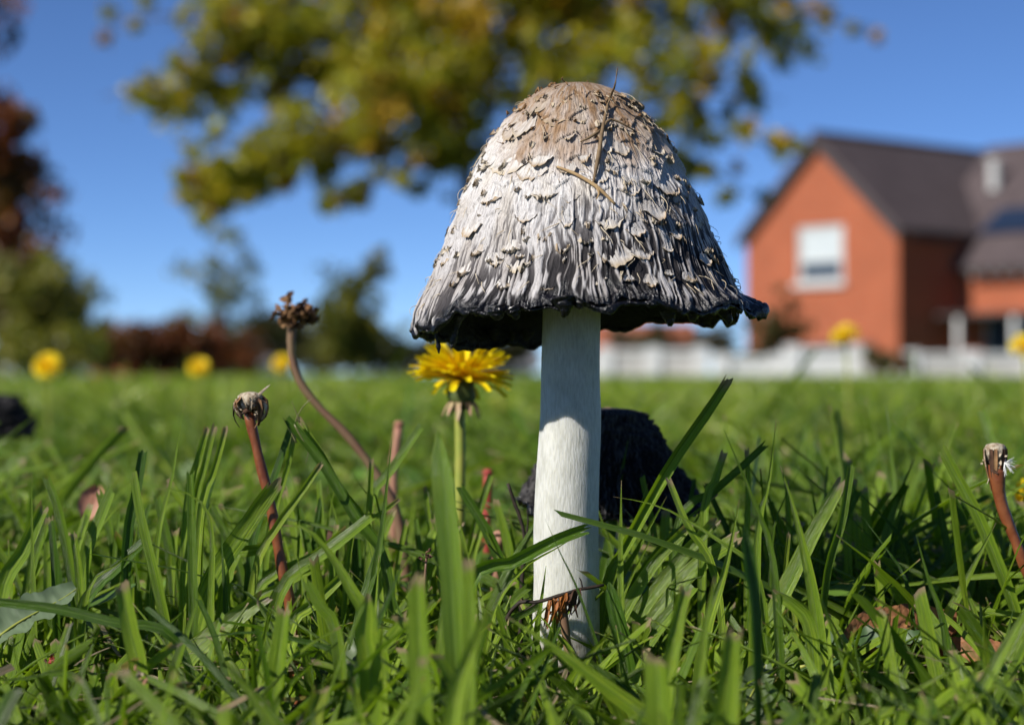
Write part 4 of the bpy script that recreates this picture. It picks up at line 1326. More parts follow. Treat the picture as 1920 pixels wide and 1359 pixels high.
def add_scale(c, root, phi, ytip, w, h, lift, curl, tan, ragged=1.0, scallop=False):
    """one shaggy scale: rooted h px above its tip, w px wide, tip lifted and rolled."""
    NT_, NU = 13, 15
    t = np.linspace(0, 1, NT_)[:, None]; us = np.linspace(-1, 1, NU)[None]
    rag = (rng.random(NU) - 0.5) * 0.34 * ragged
    wid = w * (0.35 + 0.65 * np.sin(np.pi * (0.05 + 0.62 * t))) * (1 - 0.45 * t ** 5)
    if scallop:
        wid = w * (0.45 + 0.55 * np.sin(np.pi * (0.05 + 0.5 * t)))
        rag = rag * 0.5
        curl = curl * 0.45
    tt = t * (1 + rag[None] * t - (0.42 if scallop else 0.28) * us ** 2 * t)
    y = ytip - h + tt * h
    r = np.maximum(c.radius(y), 12)
    skew = rng.normal() * 0.16
    y = np.maximum(y, c.ytop + 9)
    p = phi + (us * wid * 0.5 + skew * h * t + (rng.random((NT_, NU)) - 0.5) * w * 0.03) / r
    off = -1.5 + (3.5 + lift) * t ** 2.6 * (1 - 0.35 * us ** 2) + 1.0 * np.sin(us * 7 + phi * 40) * t + (rng.random((1, NU)) - 0.5) * 1.6 + (rng.random((NT_, NU)) - 0.5) * 0.8
    # roll: the last rows turn outwards and back up
    rollk = np.clip((t - 0.72) / 0.28, 0, 1)
    y = y - rollk ** 2 * curl * (1.0 + 0.5 * us * rng.uniform(-1, 1))
    off = off + np.sin(rollk * 1.5) * curl * 0.7
    ymax = c.rim_y(p) - 4
    V = c.point(p, np.minimum(y, ymax), off)
    n = NT_ * NU
    A = {'bt': np.broadcast_to(t, (NT_, NU)).ravel(), 'bu': np.broadcast_to(us, (NT_, NU)).ravel(), 'br': np.full(n, rng.random()), 'tan': np.full(n, tan)}
    return link('scale', npmesh('scale', V.reshape(-1, 3), grid_faces(NT_, NU)[:, ::-1], True, A, np.array(root.location)), M['scale'], root)


# --- the big one
prof = [(10, 156.5), (38, 159), (60, 165), (82, 177), (107, 197), (132, 223), (160, 258), (184, 300), (204, 340), (220, 372), (247, 440), (268, 497), (283, 532), (300, 562), (314, 588), (317, 610), (313, 650)]
rimt = [(-180, 622), (-168, 622), (-155, 618), (-143, 606), (-132, 588), (-120, 580), (-105, 578), (-90, 576), (-75, 574), (-62, 577), (-45, 584), (-30, 590), (-15, 590), (0, 584),
        (18, 592), (40, 598), (60, 602), (78, 610), (92, 628), (104, 640), (125, 643), (148, 636), (165, 626)]
capA = Cap(prof, rimt, lambda y: 1082 + (np.asarray(y) - 157) * 0.019, 0.0, 156.5, curl=(-4, 9, 26, 14), lobes=(11.0, 10.0), nl=29)
mush = empty('ink_cap_mushroom', (P(1062, HZ, 0).x, 0, 0))
tag(mush, 'tall shaggy ink cap mushroom with white scaly bell cap and black dripping rim', 'mushroom')
build_cap(capA, mush, 1500, 230)
build_stem(mush, [Vector((P(1060, 0, 0).x, 0, -0.004)), P(1060, 1240, 0), P(1063, 1100, 0), P(1062, 1000, 0), P(1065, 900, 0), P(1070, 790, 0), P(1069, 700, 0), P(1072, 570, 0), P(1078, 380, 0), P(1082, 200, 0)],
           [66, 64, 61, 60, 58, 56, 55, 53, 52, 46], PXM, M['stem'])


def px_to_cap(c, px, py):
    """photo pixel of a spot on the near side of the cap -> (phi, row)."""
    y = py
    for _ in range(6):
        r = float(c.radius(y)); x0 = float(c.cx(y))
        q = max(-0.985, min(0.985, (px - x0) / r))
        phi = -math.acos(q)
        near = S0 + c.depth + r * math.sin(phi) * c.px
        k = near / (S0 + c.depth)
        y = HZ - (HZ - py) * k
        px_ = 960 + (px - 960) * k
        q = max(-0.985, min(0.985, (px_ - x0) / r))
        phi = -math.acos(q)
    return phi, y


spots = [(340, 525, 60, 60), (465, 520, 90, 75), (610, 500, 60, 80), (770, 490, 70, 90), (375, 665, 85, 70), (600, 650, 60, 70), (1000, 460, 90, 80), (1130, 455, 60, 60), (1210, 490, 50, 60),
         (1030, 630, 105, 90), (1190, 625, 70, 80), (540, 760, 70, 60), (720, 775, 100, 85), (905, 775, 80, 85), (1130, 760, 80, 80), (1290, 760, 60, 70), (290, 830, 70, 70), (1025, 805, 60, 50), (1235, 835, 45, 45),
         (700, 895, 80, 60), (900, 950, 60, 70), (1060, 915, 55, 50), (1170, 875, 60, 40), (100, 945, 45, 50), (190, 945, 60, 70), (255, 972, 40, 45), (385, 948, 60, 45), (530, 965, 60, 60), (205, 1060, 50, 60), (1340, 870, 40, 40),
         (1000, 1012, 60, 40), (1280, 1012, 40, 40), (510, 378, 60, 70), (440, 365, 60, 70), (630, 325, 70, 80), (705, 385, 60, 75), (850, 195, 55, 55), (720, 200, 55, 60), (530, 275, 50, 70), (600, 215, 50, 60), (880, 330, 70, 70),
         (1010, 350, 60, 70), (655, 245, 50, 60), (1040, 240, 40, 50), (960, 195, 50, 50), (1100, 300, 50, 60), (1330, 660, 36, 50), (440, 320, 40, 60), (320, 450, 40, 60), (240, 630, 40, 60), (220, 770, 40, 60),
         (640, 1030, 50, 45), (440, 1040, 40, 40), (820, 1010, 45, 40), (1110, 1020, 40, 40), (330, 900, 50, 50), (620, 830, 50, 50), (810, 860, 55, 55), (1370, 940, 30, 40), (1180, 960, 40, 36), (480, 870, 46, 46), (760, 640, 60, 60), (880, 560, 60, 60),
         (780, 290, 60, 70), (920, 430, 60, 70), (560, 560, 60, 70), (700, 540, 50, 60), (1260, 640, 46, 50), (1090, 560, 50, 50)]
SC = 1669 / 700.0
for (a, b, w, h) in spots:
    k_ = rng.choice([0.55, 0.8, 1.0, 1.25, 1.5]); w, h = w * k_, h * k_ ** 0.5
    px, py = 760 + a / SC + rng.normal() * 4, 110 + b / SC + rng.normal() * 5
    phi, yy = px_to_cap(capA, px, py)
    tan = float(np.clip(sstep(330, 200, py) * 0.8 + rng.normal() * 0.12, 0, 1))
    add_scale(capA, mush, phi, yy, w / SC * rng.uniform(1.3, 2.0), h / SC * rng.uniform(1.2, 1.8), rng.uniform(0.0, 5.0), rng.uniform(0.5, 7.0), tan, scallop=rng.random() < 0.55)
# small torn flakes between the large scales
for k in range(85):
    phi = rng.uniform(-math.pi + 0.1, -0.1); yy = 190 + 340 * rng.random()
    add_scale(capA, mush, phi, yy, rng.uniform(8, 22), rng.uniform(12, 30), rng.uniform(0, 4), rng.uniform(0.5, 5), float(np.clip(sstep(330, 200, yy) * 0.8 + rng.normal() * 0.1, 0, 1)), 1.8)
# the flanks and far side carry the same shaggy rows
for row in range(9):
    yb = 205 + row * 42
    n = 13
    for k in range(n):
        phi = math.radians(8 + 164 * (k + 0.5 * (row % 2)) / n + rng.normal() * 4)
        if rng.random() < 0.25: continue
        add_scale(capA, mush, phi, yb + rng.normal() * 10, rng.uniform(22, 46), rng.uniform(28, 52), rng.uniform(3, 8), rng.uniform(3, 9), float(np.clip(sstep(330, 200, yb) * 0.8, 0, 1)))
# fine loose fibres standing off the skin
m = MB()
for k in range(190):
    phi = rng.uniform(-math.pi, 0.3) if k < 150 else rng.uniform(0, math.pi)
    y0 = 175 + 415 * rng.random() ** 0.7
    L = rng.uniform(14, 40)
    bend = rng.normal() * 0.045
    out = rng.uniform(2, 9)
    q = np.linspace(0, 1, 6)
    yy = np.minimum(y0 + L * q * rng.uniform(0.3, 1.0), capA.rim_y(np.array([phi]))[0] - 45 + 20 * q)
    pts = capA.point(phi + bend * q + 0.008 * np.sin(q * 4 + k), yy, 3.0 + out * np.sin(q * rng.uniform(1.2, 3.0)))
    m.tube(pts, np.linspace(0.75, 0.3, 6) * rng.uniform(0.7, 1.5) * PXM, 4, cap=False)
fo = m.build('loose_fibre', simple_mat('fibre', (0.62, 0.54, 0.40), (0.42, 0.33, 0.22), 300, 0.8, 0.2), mush, True, origin=mush.location)
fo['kind'] = 'stuff'
# crumbs and brown specks on the crown
m = MB()
for k in range(90):
    phi = rng.uniform(-math.pi, math.pi); y0 = 160 + 130 * rng.random() ** 1.3
    c0 = capA.point(phi, y0, 2.0)
    pts = [c0 + rng.normal(size=3) * 0.0002, c0 + rng.normal(size=3) * 0.0004 + np.array([0, 0, 0.0003]), c0 + rng.normal(size=3) * 0.0005]
    m.tube(pts, np.array([1.5, 2.6, 0.8]) * rng.uniform(0.5, 1.3) * PXM, 5)
co = m.build('brown_crumb', simple_mat('crumb', (0.10, 0.05, 0.02), (0.24, 0.14, 0.06), 800, 0.8, 0.2), mush, True, origin=mush.location)
co['kind'] = 'stuff'
# ink lumps and drips hanging from the rim
def drip(pts, rad):
    m = MB()
    n = 18
    c = catmull(pts, n)
    r = np.interp(np.linspace(0, 1, n), np.linspace(0, 1, len(rad)), rad) * PXM
    m.tube(c, r * (1 + 0.05 * np.sin(np.arange(n) * 1.1)), 12, wob=0.10)
    m.build('drip', M['ink'], mush, True, origin=mush.location)


drip([P(812, 600, -0.012), P(818, 630, -0.013), P(822, 648, -0.0128), P(823, 663, -0.0125)], [14, 8, 3.2, 2.4, 4.6, 1.0])
drip([P(858, 590, -0.018), P(854, 620, -0.018), P(850, 640, -0.0175), P(847, 653, -0.0175)], [15, 9, 5, 5.5, 6, 2.0])
drip([P(1058, 560, -0.036), P(1060, 580, -0.0365), P(1056, 594, -0.036)], [24, 16, 9, 4])
drip([P(1090, 562, -0.036), P(1082, 578, -0.036)], [20, 12, 5])
drip([P(930, 572, -0.033), P(932, 590, -0.033), P(932, 600, -0.033)], [14, 16, 12, 5])
drip([P(960, 575, -0.034), P(966, 590, -0.034), P(966, 599, -0.034)], [13, 13, 9, 4])
drip([P(895, 575, -0.028), P(896, 592, -0.028)], [13, 11, 5])
drip([P(1252, 580, -0.022), P(1256, 600, -0.022), P(1256, 612, -0.022)], [16, 13, 9, 4])
drip([P(1355, 578, -0.01), P(1366, 598, -0.01), P(1366, 609, -0.01)], [15, 11, 8, 3])
drip([P(1300, 580, -0.018), P(1298, 602, -0.018)], [15, 12, 6])
drip([P(800, 605, 0.004), P(798, 622, 0.004), P(800, 630, 0.004)], [13, 10, 6, 2])
drip([P(1395, 580, 0.0), P(1412, 574, 0.0), P(1424, 576, 0.0), P(1426, 586, 0.0)], [15, 14, 13, 10, 4])
drip([P(962, 622, 0.03), P(961, 640, 0.03)], [14, 8, 3])
drip([P(990, 620, 0.03), P(986, 640, 0.03)], [16, 9, 3])
drip([P(925, 618, 0.028), P(928, 638, 0.028)], [18, 12, 4])

# --- the collapsed black one behind
DB = 0.055
kb = 1.0
profB = [(10, 764), (42, 767), (66, 778), (86, 800), (112, 845), (136, 888), (156, 920), (172, 945), (178, 975)]
rimB = [(-180, 938), (-150, 945), (-120, 955), (-90, 962), (-60, 960), (-30, 950), (-8, 938), (20, 945), (60, 955), (120, 955), (150, 945)]
capB = Cap(profB, rimB, lambda y: 1140 + 0 * np.asarray(y), DB, 764.0, lobes=(12.0, 8.0), nl=18, seed=4)
mushB = empty('ink_cap_mushroom', (P(1136, HZ, DB).x, DB, 0))
tag(mushB, 'small black withered ink cap hidden behind the white stem of the tall one', 'mushroom')
build_cap(capB, mushB, 520, 110, amp=2.0, old=True)
build_stem(mushB, [Vector((P(1136, 0, DB).x, DB, -0.004)), P(1136, 1100, DB), P(1134, 960, DB), P(1136, 840, DB)], [26, 24, 21, 20], (S0 + DB) / F, M['stem'], 5)

# --- a black cap-shaped hump far at the lawn's left, mostly out of frame
DC = 0.42
profC = [(10, 742), (45, 746), (62, 760), (70, 780), (78, 800), (84, 815)]
capC = Cap(profC, [(-180, 808), (-90, 814), (0, 808), (90, 812)], lambda y: -22 + 0 * np.asarray(y), DC, 741.0, lobes=(4.0, 3.0), nl=14, seed=6)
humpC = empty('ink_cap_mushroom', (P(-22, HZ, DC).x, DC, 0))
tag(humpC, 'blurred black cap-shaped hump low in the lawn by the copper tree', 'mushroom')
build_cap(capC, humpC, 260, 60, amp=2.0, old=True)
build_stem(humpC, [Vector((P(-22, 0, DC).x, DC, -0.004)), P(-22, 850, DC), P(-22, 770, DC)], [12, 11, 10], (S0 + DC) / F, M['stem'], 7)

# ------------------------------------------------------------------ dry stalks caught on the cap
M['drystalk'] = simple_mat('dry_stalk', (0.10, 0.065, 0.035), (0.22, 0.15, 0.08), 500, 0.7, 0.3)
M['palestalk'] = simple_mat('pale_stalk', (0.40, 0.28, 0.14), (0.30, 0.19, 0.09), 500, 0.7, 0.3)


def surf(px, py, off):
    phi, y = px_to_cap(capA, px, py)
    return Vector(capA.point(np.array(phi), np.array(y), off))


def stalk(name, pts, rad, mat, label, cat, extra=()):
    b = pts[-1]
    e = empty(name, b)
    tag(e, label, cat)
    m = MB(); c = catmull(pts, 20)
    m.tube(c, np.interp(np.linspace(0, 1, 20), np.linspace(0, 1, len(rad)), rad) * PXM, 7, wob=0.06)
    m.build('stalk', M[mat], e, True, origin=b)
    for nm, pp, rr_ in extra:
        m = MB(); m.tube(catmull(pp, 8), np.interp(np.linspace(0, 1, 8), np.linspace(0, 1, len(rr_)), rr_) * PXM, 6)
        m.build(nm, M[mat], e, True, origin=b)
    return e


stalk('dry_grass_stalk', [P(1158, 127, -0.016), P(1153, 160, -0.018), surf(1140, 192, 9), surf(1128, 245, 10), surf(1122, 290, 9), surf(1111, 350, 6)], [0.9, 2.2, 2.8, 3.4, 4.4, 2.2], 'drystalk',
      'thin dark dry grass stalk leaning on the mushroom cap and rising past its crown', 'stalk',
      [('spikelet', [surf(1124, 250, 10), surf(1106, 262, 8), surf(1088, 269, 5)], [2.2, 3.2, 1.2]), ('spikelet', [surf(1124, 255, 10), surf(1140, 232, 10), surf(1165, 240, 9), surf(1190, 252, 6)], [2, 2.4, 2, 1])])
stalk('dry_straw', [surf(1046, 316, 6), surf(1082, 332, 8), surf(1118, 355, 9), surf(1152, 386, 6)], [2.2, 3.2, 3.6, 2.2], 'palestalk',
      'short tan straw lying slantwise across the middle of the mushroom cap', 'straw',
      [('fibre', [surf(1116, 352, 10), surf(1122, 366, 8), surf(1118, 376, 5)], [3.4, 2.4, 1])])

# ------------------------------------------------------------------ dandelions
def petal_mat(name, c1, c2):
    t = NT(name)
    bt = t.attr('bt').outputs['Fac']
    c = t.mix(bt, c1, c2)
    t.l(c, t.b.inputs['Base Color'])
    t.b.inputs['Roughness'].default_value = 0.5
    tr = t.n('ShaderNodeBsdfTranslucent'); t.l(c, tr.inputs['Color'])
    mx = t.n('ShaderNodeMixShader'); mx.inputs[0].default_value = 0.35
    t.l(t.b.outputs[0], mx.inputs[1]); t.l(tr.outputs[0], mx.inputs[2]); t.l(mx.outputs[0], t.o.inputs['Surface'])
    return t.m


M['petal'] = petal_mat('petal', (0.85, 0.50, 0.004), (0.90, 0.74, 0.006))
M['bract'] = simple_mat('bract', (0.035, 0.065, 0.015), (0.09, 0.11, 0.03), 700, 0.6, 0.3)
M['bractpale'] = simple_mat('bract_pale', (0.30, 0.27, 0.13), (0.36, 0.20, 0.15), 500, 0.6, 0.3)
M['greenstalk'] = simple_mat('green_stalk', (0.22, 0.27, 0.04), (0.30, 0.30, 0.055), 260, 0.5, 0.4)
M['redstalk'] = simple_mat('red_stalk', (0.13, 0.030, 0.012), (0.21, 0.070, 0.022), 330, 0.42, 0.5, 0.0003)
M['duskstalk'] = simple_mat('dusk_stalk', (0.17, 0.13, 0.06), (0.15, 0.07, 0.045), 120, 0.55, 0.4)
M['pinkstalk'] = simple_mat('pink_stalk', (0.30, 0.13, 0.085), (0.36, 0.20, 0.13), 120, 0.6, 0.3)
M['crimson'] = simple_mat('crimson_stalk', (0.28, 0.03, 0.022), (0.33, 0.06, 0.045), 200, 0.6, 0.3)
M['dryhead'] = simple_mat('dry_head', (0.10, 0.045, 0.022), (0.33, 0.19, 0.09), 420, 0.8, 0.2)
M['drypale'] = simple_mat('dry_pale', (0.50, 0.44, 0.34), (0.17, 0.11, 0.06), 1300, 0.75, 0.2, 0.0004)
M['drydark'] = simple_mat('dry_dark', (0.035, 0.018, 0.012), (0.10, 0.05, 0.03), 700, 0.75, 0.2)
M['rust'] = simple_mat('rust', (0.34, 0.12, 0.02), (0.14, 0.045, 0.012), 900, 0.6, 0.3)
M['blacktwig'] = simple_mat('black_twig', (0.012, 0.009, 0.008), (0.035, 0.022, 0.014), 900, 0.7, 0.3)
M['deadleaf'] = simple_mat('dead_leaf', (0.13, 0.045, 0.018), (0.34, 0.16, 0.065), 420, 0.65, 0.35, 0.0008)
M['pappus'] = simple_mat('pappus', (0.75, 0.75, 0.73), (0.82, 0.82, 0.8), 300, 0.7, 0.2)


def strip(path, widths, side, nu=3, cup=0.15):
    """curved strip geometry along path with given side vector."""
    c = catmull(path, len(widths)); s = np.array(side, float); s /= np.linalg.norm(s)
    T = np.gradient(c, axis=0); T /= np.linalg.norm(T, axis=1)[:, None] + 1e-12
    sd = s[None] - T * (T @ s)[:, None]; sd /= np.linalg.norm(sd, axis=1)[:, None] + 1e-12
    nr = np.cross(T, sd)
    us = np.linspace(-1, 1, nu)
    w = np.array(widths)
    V = c[:, None] + sd[:, None] * us[None, :, None] * 0.5 * w[:, None, None] + nr[:, None] * (us ** 2)[None, :, None] * cup * w[:, None, None]
    return V.reshape(-1, 3), grid_faces(len(widths), nu), np.repeat(np.linspace(0, 1, len(widths)), nu)


def floret_meshes(R):
    out = []
    for k in range(5):
        up = (0.12, 0.32, 0.6, 1.0, -0.08)[k]
        L = R * (1.0, 0.97, 0.86, 0.68, 0.99)[k]
        droop = (0.12, 0.1, 0.0, -0.05, 0.2)[k]
        path = [(0.05 * R, 0, 0), (0.4 * L, 0, up * 0.45 * L), (0.75 * L, 0, up * 0.75 * L), (L, 0, up * L - droop * L * 0.5)]
        wd = R * 0.165 * np.array([0.35, 0.6, 0.8, 0.95, 1.0, 1.0, 0.92, 0.8])
        v, f, t = strip(path, wd, (0, 1, 0), 5, 0.22)
        v = v.reshape(8, 5, 3)
        v[-1, ::2, 0] += R * 0.02; v[-1, 1::2, 0] -= R * 0.02      # toothed end
        v = v.reshape(-1, 3)
        out.append(npmesh('petal', v, f, True, {'bt': t}))
    for me in out:
        me.materials.append(M['petal'])
    return out


def bract_strip(parent, c, az, L, w, mat, up0, up1, org, name='bract'):
    dx, dy = math.cos(az), math.sin(az)
    path = [c, c + Vector((dx * L * 0.4, dy * L * 0.4, up0 * L * 0.5)), c + Vector((dx * L * 0.75, dy * L * 0.75, up1 * L))]
    v, f, t = strip(path, w * np.array([0.6, 1, 1, 0.8, 0.25]), (-dy, dx, 0.1), 3, 0.2)
    return link(name, npmesh(name, v, f, True, None, org), M[mat], parent)


def dandelion(head_px, D_mm, R_px, stem_pts, label, group=None, hero=False, tilt=(0.1, -0.12)):
    y = D_mm / 1000.0
    u = (S0 + y) / F
    hc = P(head_px[0], head_px[1], y)
    R = R_px * u
    pts = [P(a, b, y) for a, b in stem_pts]
    root = Vector((pts[-1].x, y, -0.002))
    e = empty('dandelion', (root.x, root.y, 0))
    tag(e, label, 'dandelion', group)
    o0 = e.location
    m = MB(); c = catmull([hc - Vector((0, 0, R * 0.45))] + pts + [root], 24)
    m.tube(c, np.linspace(0.075, 0.095, 24) * R * 1.35, 10)
    m.build('stem', M['greenstalk'], e, True, origin=o0)
    # involucre cup
    m = MB()
    m.tube([hc - Vector((0, 0, R * q)) for q in (0.62, 0.5, 0.34, 0.18, 0.02)], np.array([0.11, 0.24, 0.29, 0.26, 0.24]) * R, 14, wob=0.05)
    cup = m.build('involucre', M['bract'], e, True, origin=o0)
    rot = Matrix.Rotation(tilt[0], 4, 'X') @ Matrix.Rotation(tilt[1], 4, 'Y')
    fm = floret_meshes(R)
    if hero:
        for az in np.linspace(0, 2 * np.pi, 11, endpoint=False):
            bract_strip(e, hc - Vector((0, 0, R * 0.42)), az + rng.normal() * 0.1, R * 0.55, R * 0.13, 'bractpale', -0.1, -0.55 - 0.2 * rng.random(), o0)
        for ring, n in ((4, 16), (0, 26), (1, 26), (2, 20), (3, 18)):
            for k in range(n):
                az = 2 * math.pi * (k + 0.37 * ring) / n + rng.normal() * 0.09
                o = bpy.data.objects.new('petal', fm[ring]); COL.objects.link(o); o.parent = e
                o.matrix_local = Matrix.Translation(hc - Vector(o0)) @ rot @ Matrix.Rotation(az, 4, 'Z') @ Matrix.Rotation(rng.normal() * 0.10, 4, 'Y') @ Matrix.Rotation(rng.normal() * 0.2, 4, 'X') @ Matrix.Scale(rng.uniform(0.86, 1.08), 4)
    else:
        V, Fc, T_ = [], [], []
        base = 0
        for ring, n in ((4, 14), (0, 22), (1, 22), (2, 16), (3, 14)):
            me = fm[ring]
            vv = np.empty(len(me.vertices) * 3); me.vertices.foreach_get('co', vv); vv = vv.reshape(-1, 3)
            f = grid_faces(8, 5)
            for k in range(n):
                az = 2 * math.pi * (k + 0.37 * ring) / n + rng.normal() * 0.09
                mt = rot @ Matrix.Rotation(az, 4, 'Z') @ Matrix.Rotation(rng.normal() * 0.1, 4, 'Y')
                A3 = np.array(mt)[:3, :3]
                V.append(vv @ A3.T + np.array(hc)); Fc.append(f + base); base += len(vv)
                T_.append(np.repeat(np.linspace(0, 1, 8), 5))
        link('corolla', npmesh('corolla', np.vstack(V), np.vstack(Fc), True, {'bt': np.concatenate(T_)}, np.array(o0)), M['petal'], e)
    return e


dandelion((866, 710), 95, 94, [(862, 775), (863, 860), (860, 1000), (858, 1080)], 'bright yellow dandelion in bloom just under the dripping cap rim', hero=True, tilt=(-0.10, 0.06))
BGD = 'blurred dandelions far back in the lawn'
dandelion((90, 688), 950, 28, [(90, 740), (92, 800)], 'large blurred yellow dandelion in front of the olive shrub', BGD, tilt=(0.9, 0))
dandelion((373, 691), 1250, 22, [(373, 730), (374, 770)], 'blurred yellow dandelion in front of the russet hedge', BGD, tilt=(0.7, 0.1))
dandelion((528, 683), 1400, 19, [(528, 720), (528, 760)], 'blurred yellow dandelion beside the tall withered seed head', BGD, tilt=(0.8, 0))
dandelion((1585, 632), 1000, 29, [(1588, 680), (1592, 780)], 'blurred yellow dandelion standing before the tall white garden wall', BGD, tilt=(0.15, -0.35))
dandelion((1922, 652), 800, 30, [(1925, 720), (1930, 800)], 'blurred yellow dandelion before the grey white garden wall and porch', BGD, tilt=(0.5, 0))
dandelion((1936, 935), 110, 42, [(1938, 1000), (1940, 1080)], 'yellow dandelion low in the grass behind the stub with pappus', tilt=(0.6, -0.3))


def crumple_head(e, hc, R, n, mat1, mat2, org, flat=0.6, name='dry_bract'):
    """shrivelled flower head: curled scraps packed into a flattened ball."""
    for k in range(n):
        d = Vector((rng.normal(), rng.normal(), rng.normal())).normalized() * rng.random() ** 0.45
        c = hc + Vector((d.x * R * 0.82, d.y * R * 0.82, d.z * R * 0.82 * flat))
        a = (Vector((rng.normal(), rng.normal(), rng.normal() * 0.7)) + d * 0.8).normalized()
        b_ = Vector((rng.normal(), rng.normal(), rng.normal())).normalized()
        L = R * rng.uniform(0.25, 0.5)
        path = [c - a * L * 0.5, c + b_ * L * 0.25, c + a * L * 0.5 + b_ * L * 0.1, c + a * L * 0.55 - b_ * L * 0.25]
        v, f, t = strip(path, R * rng.uniform(0.14, 0.34) * np.array([0.5, 0.9, 1, 1, 0.9, 0.6]), tuple(rng.normal(size=3)), 4, 0.45)
        v = v + rng.normal(size=v.shape) * R * 0.025
        link(name, npmesh(name, v, f, True, None, org), M[mat1 if rng.random() < 0.6 else mat2], e)


def stub(name, head, D_mm, stem_pts, wpx, label, stalkmat, cat='dandelion stub'):
    y = D_mm / 1000.0; u = (S0 + y) / F
    hc = P(head[0], head[1], y)
    pts = [P(a, b, y) for a, b in stem_pts]
    root = Vector((2 * pts[-1].x - pts[-2].x, y, -0.003)) if pts[-1].z > 0 else pts[-1]
    e = empty(name, (root.x, y, 0)); tag(e, label, cat)
    m = MB(); c = catmull([hc] + pts + [root], 30)
    m.tube(c, np.interp(np.linspace(0, 1, 30), np.linspace(0, 1, len(wpx)), wpx) * 0.5 * u * (1 + 0.07 * np.sin(np.arange(30) * 1.3)), 14, wob=0.05)
    m.build('stem', M[stalkmat], e, True, origin=e.location)
    return e, hc, u


# tall withered head on a curved stalk
e, hc, u = stub('withered_dandelion', (548, 590), 85, [(547, 625), (546, 660), (562, 715), (600, 765), (650, 815), (700, 880), (740, 950), (755, 1030), (762, 1100)], [17, 15, 15, 16, 18, 20, 21, 22],
                'tall withered brown dandelion head on a long curved stalk', 'duskstalk', 'dandelion')
crumple_head(e, hc + Vector((0.0004, 0, 0.0004)), 46 * u, 95, 'dryhead', 'drydark', e.location, 0.72)
# clipped stub with red brown stalk
e, hc, u = stub('dandelion_stub', (466, 772), 0, [(472, 800), (486, 860), (508, 950), (528, 1060), (545, 1140)], [19, 19, 20, 22, 24, 26],
                'withered dandelion stub with pale curled bracts on a red brown stalk', 'redstalk')
m = MB(); c0 = P(470, 757, 0)
m.tube([c0 + Vector((0, 0, q * PXM)) for q in (-10, 4, 14, 20, 23)], np.array([14, 24, 24, 17, 5]) * PXM, 14, wob=0.08)
m.build('receptacle', M['drypale'], e, True, origin=e.location)
crumple_head(e, c0 - Vector((0, 0, 6 * PXM)), 33 * PXM, 48, 'drypale', 'drydark', e.location, 0.85, 'bract')
for k in range(34):
    az = 2 * math.pi * k / 34 + rng.normal() * 0.25
    if rng.random() < 0.5: continue
    dx, dy = math.cos(az), math.sin(az)
    Rr = 25 * PXM
    top = c0 + Vector((dx * Rr * 0.75, dy * Rr * 0.75, 14 * PXM))
    low = rng.uniform(-46, -8) * PXM
    path = [top, c0 + Vector((dx * Rr * 1.15, dy * Rr * 1.15, 2 * PXM)), c0 + Vector((dx * Rr * rng.uniform(0.9, 1.25), dy * Rr * 1.0, low * 0.6)), c0 + Vector((dx * Rr * rng.uniform(0.4, 0.9), dy * Rr * 0.6, low))]
    v, f, t = strip(path, PXM * rng.uniform(3, 12) * np.array([0.6, 1, 1, 0.9, 0.7, 0.3]), (-dy, dx, 0.4 * rng.normal()), 3, 0.35)
    v = v + rng.normal(size=v.shape) * 1.1 * PXM
    link('bract', npmesh('bract', v, f, True, None, e.location), M[('drypale', 'drydark', 'dryhead', 'drydark')[k % 4]], e)
v, f, t = strip([c0 + Vector((12 * PXM, -12 * PXM, 12 * PXM)), c0 + Vector((24 * PXM, -12 * PXM, 24 * PXM)), c0 + Vector((38 * PXM, -12 * PXM, 36 * PXM))], PXM * np.array([6, 6, 5, 3.5, 1]), (0.4, 0, -0.9), 3, 0.2)
link('bract', npmesh('bract', v, f, True, None, e.location), M['drypale'], e)
v, f, t = strip([c0 + Vector((-18 * PXM, -8 * PXM, 4 * PXM)), c0 + Vector((-27 * PXM, -9 * PXM, 6 * PXM)), c0 + Vector((-30 * PXM, -9 * PXM, -2 * PXM))], PXM * np.array([9, 10, 10, 8, 5]), (0, 0.3, 1), 3, 0.4)
link('bract', npmesh('bract', v, f, True, None, e.location), M['drypale'], e)
# stub on the other side with pappus
e, hc, u = stub('dandelion_stub', (1868, 870), 0, [(1872, 920), (1884, 965), (1904, 1015), (1922, 1065), (1945, 1130)], [34, 22, 20, 21, 22, 24, 26],
                'withered dandelion stub with a white pappus tuft and flat tan top', 'redstalk')
c0 = P(1866, 845, 0)
m = MB(); m.tube([c0 + Vector((0, 0, q * PXM)) for q in (-16, -6, 6, 12, 15)], np.array([15, 20, 20, 16, 4]) * PXM, 16, wob=0.06)
m.build('receptacle', M['drypale'], e, True, origin=e.location)
crumple_head(e, c0 - Vector((-2 * PXM, 0, 18 * PXM)), 28 * PXM, 40, 'drypale', 'drydark', e.location, 1.35, 'bract')
for k in range(26):
    az = 2 * math.pi * k / 26 + rng.normal() * 0.2
    if rng.random() < 0.45: continue
    dx, dy = math.cos(az), math.sin(az)
    top = c0 + Vector((dx * 21 * PXM, dy * 21 * PXM, 4 * PXM))
    ln = rng.uniform(40, 78) * PXM
    path = [top, c0 + Vector((dx * 19 * PXM, dy * 19 * PXM, -20 * PXM)), c0 + Vector((dx * 11 * PXM, dy * 11 * PXM, -ln * 0.75)), c0 + Vector(((dx * rng.uniform(8, 22) + 4) * PXM, dy * 12 * PXM, -ln))]
    v, f, t = strip(path, PXM * rng.uniform(4, 8) * np.array([0.8, 1, 1, 0.8, 0.6, 0.3]), (-dy, dx, 0), 3, 0.3)
    link('bract', npmesh('bract', v, f, True, None, e.location), M[('drydark', 'dryhead', 'drypale')[k % 3]], e)
m = MB()
pc = P(1883, 868, -0.002)
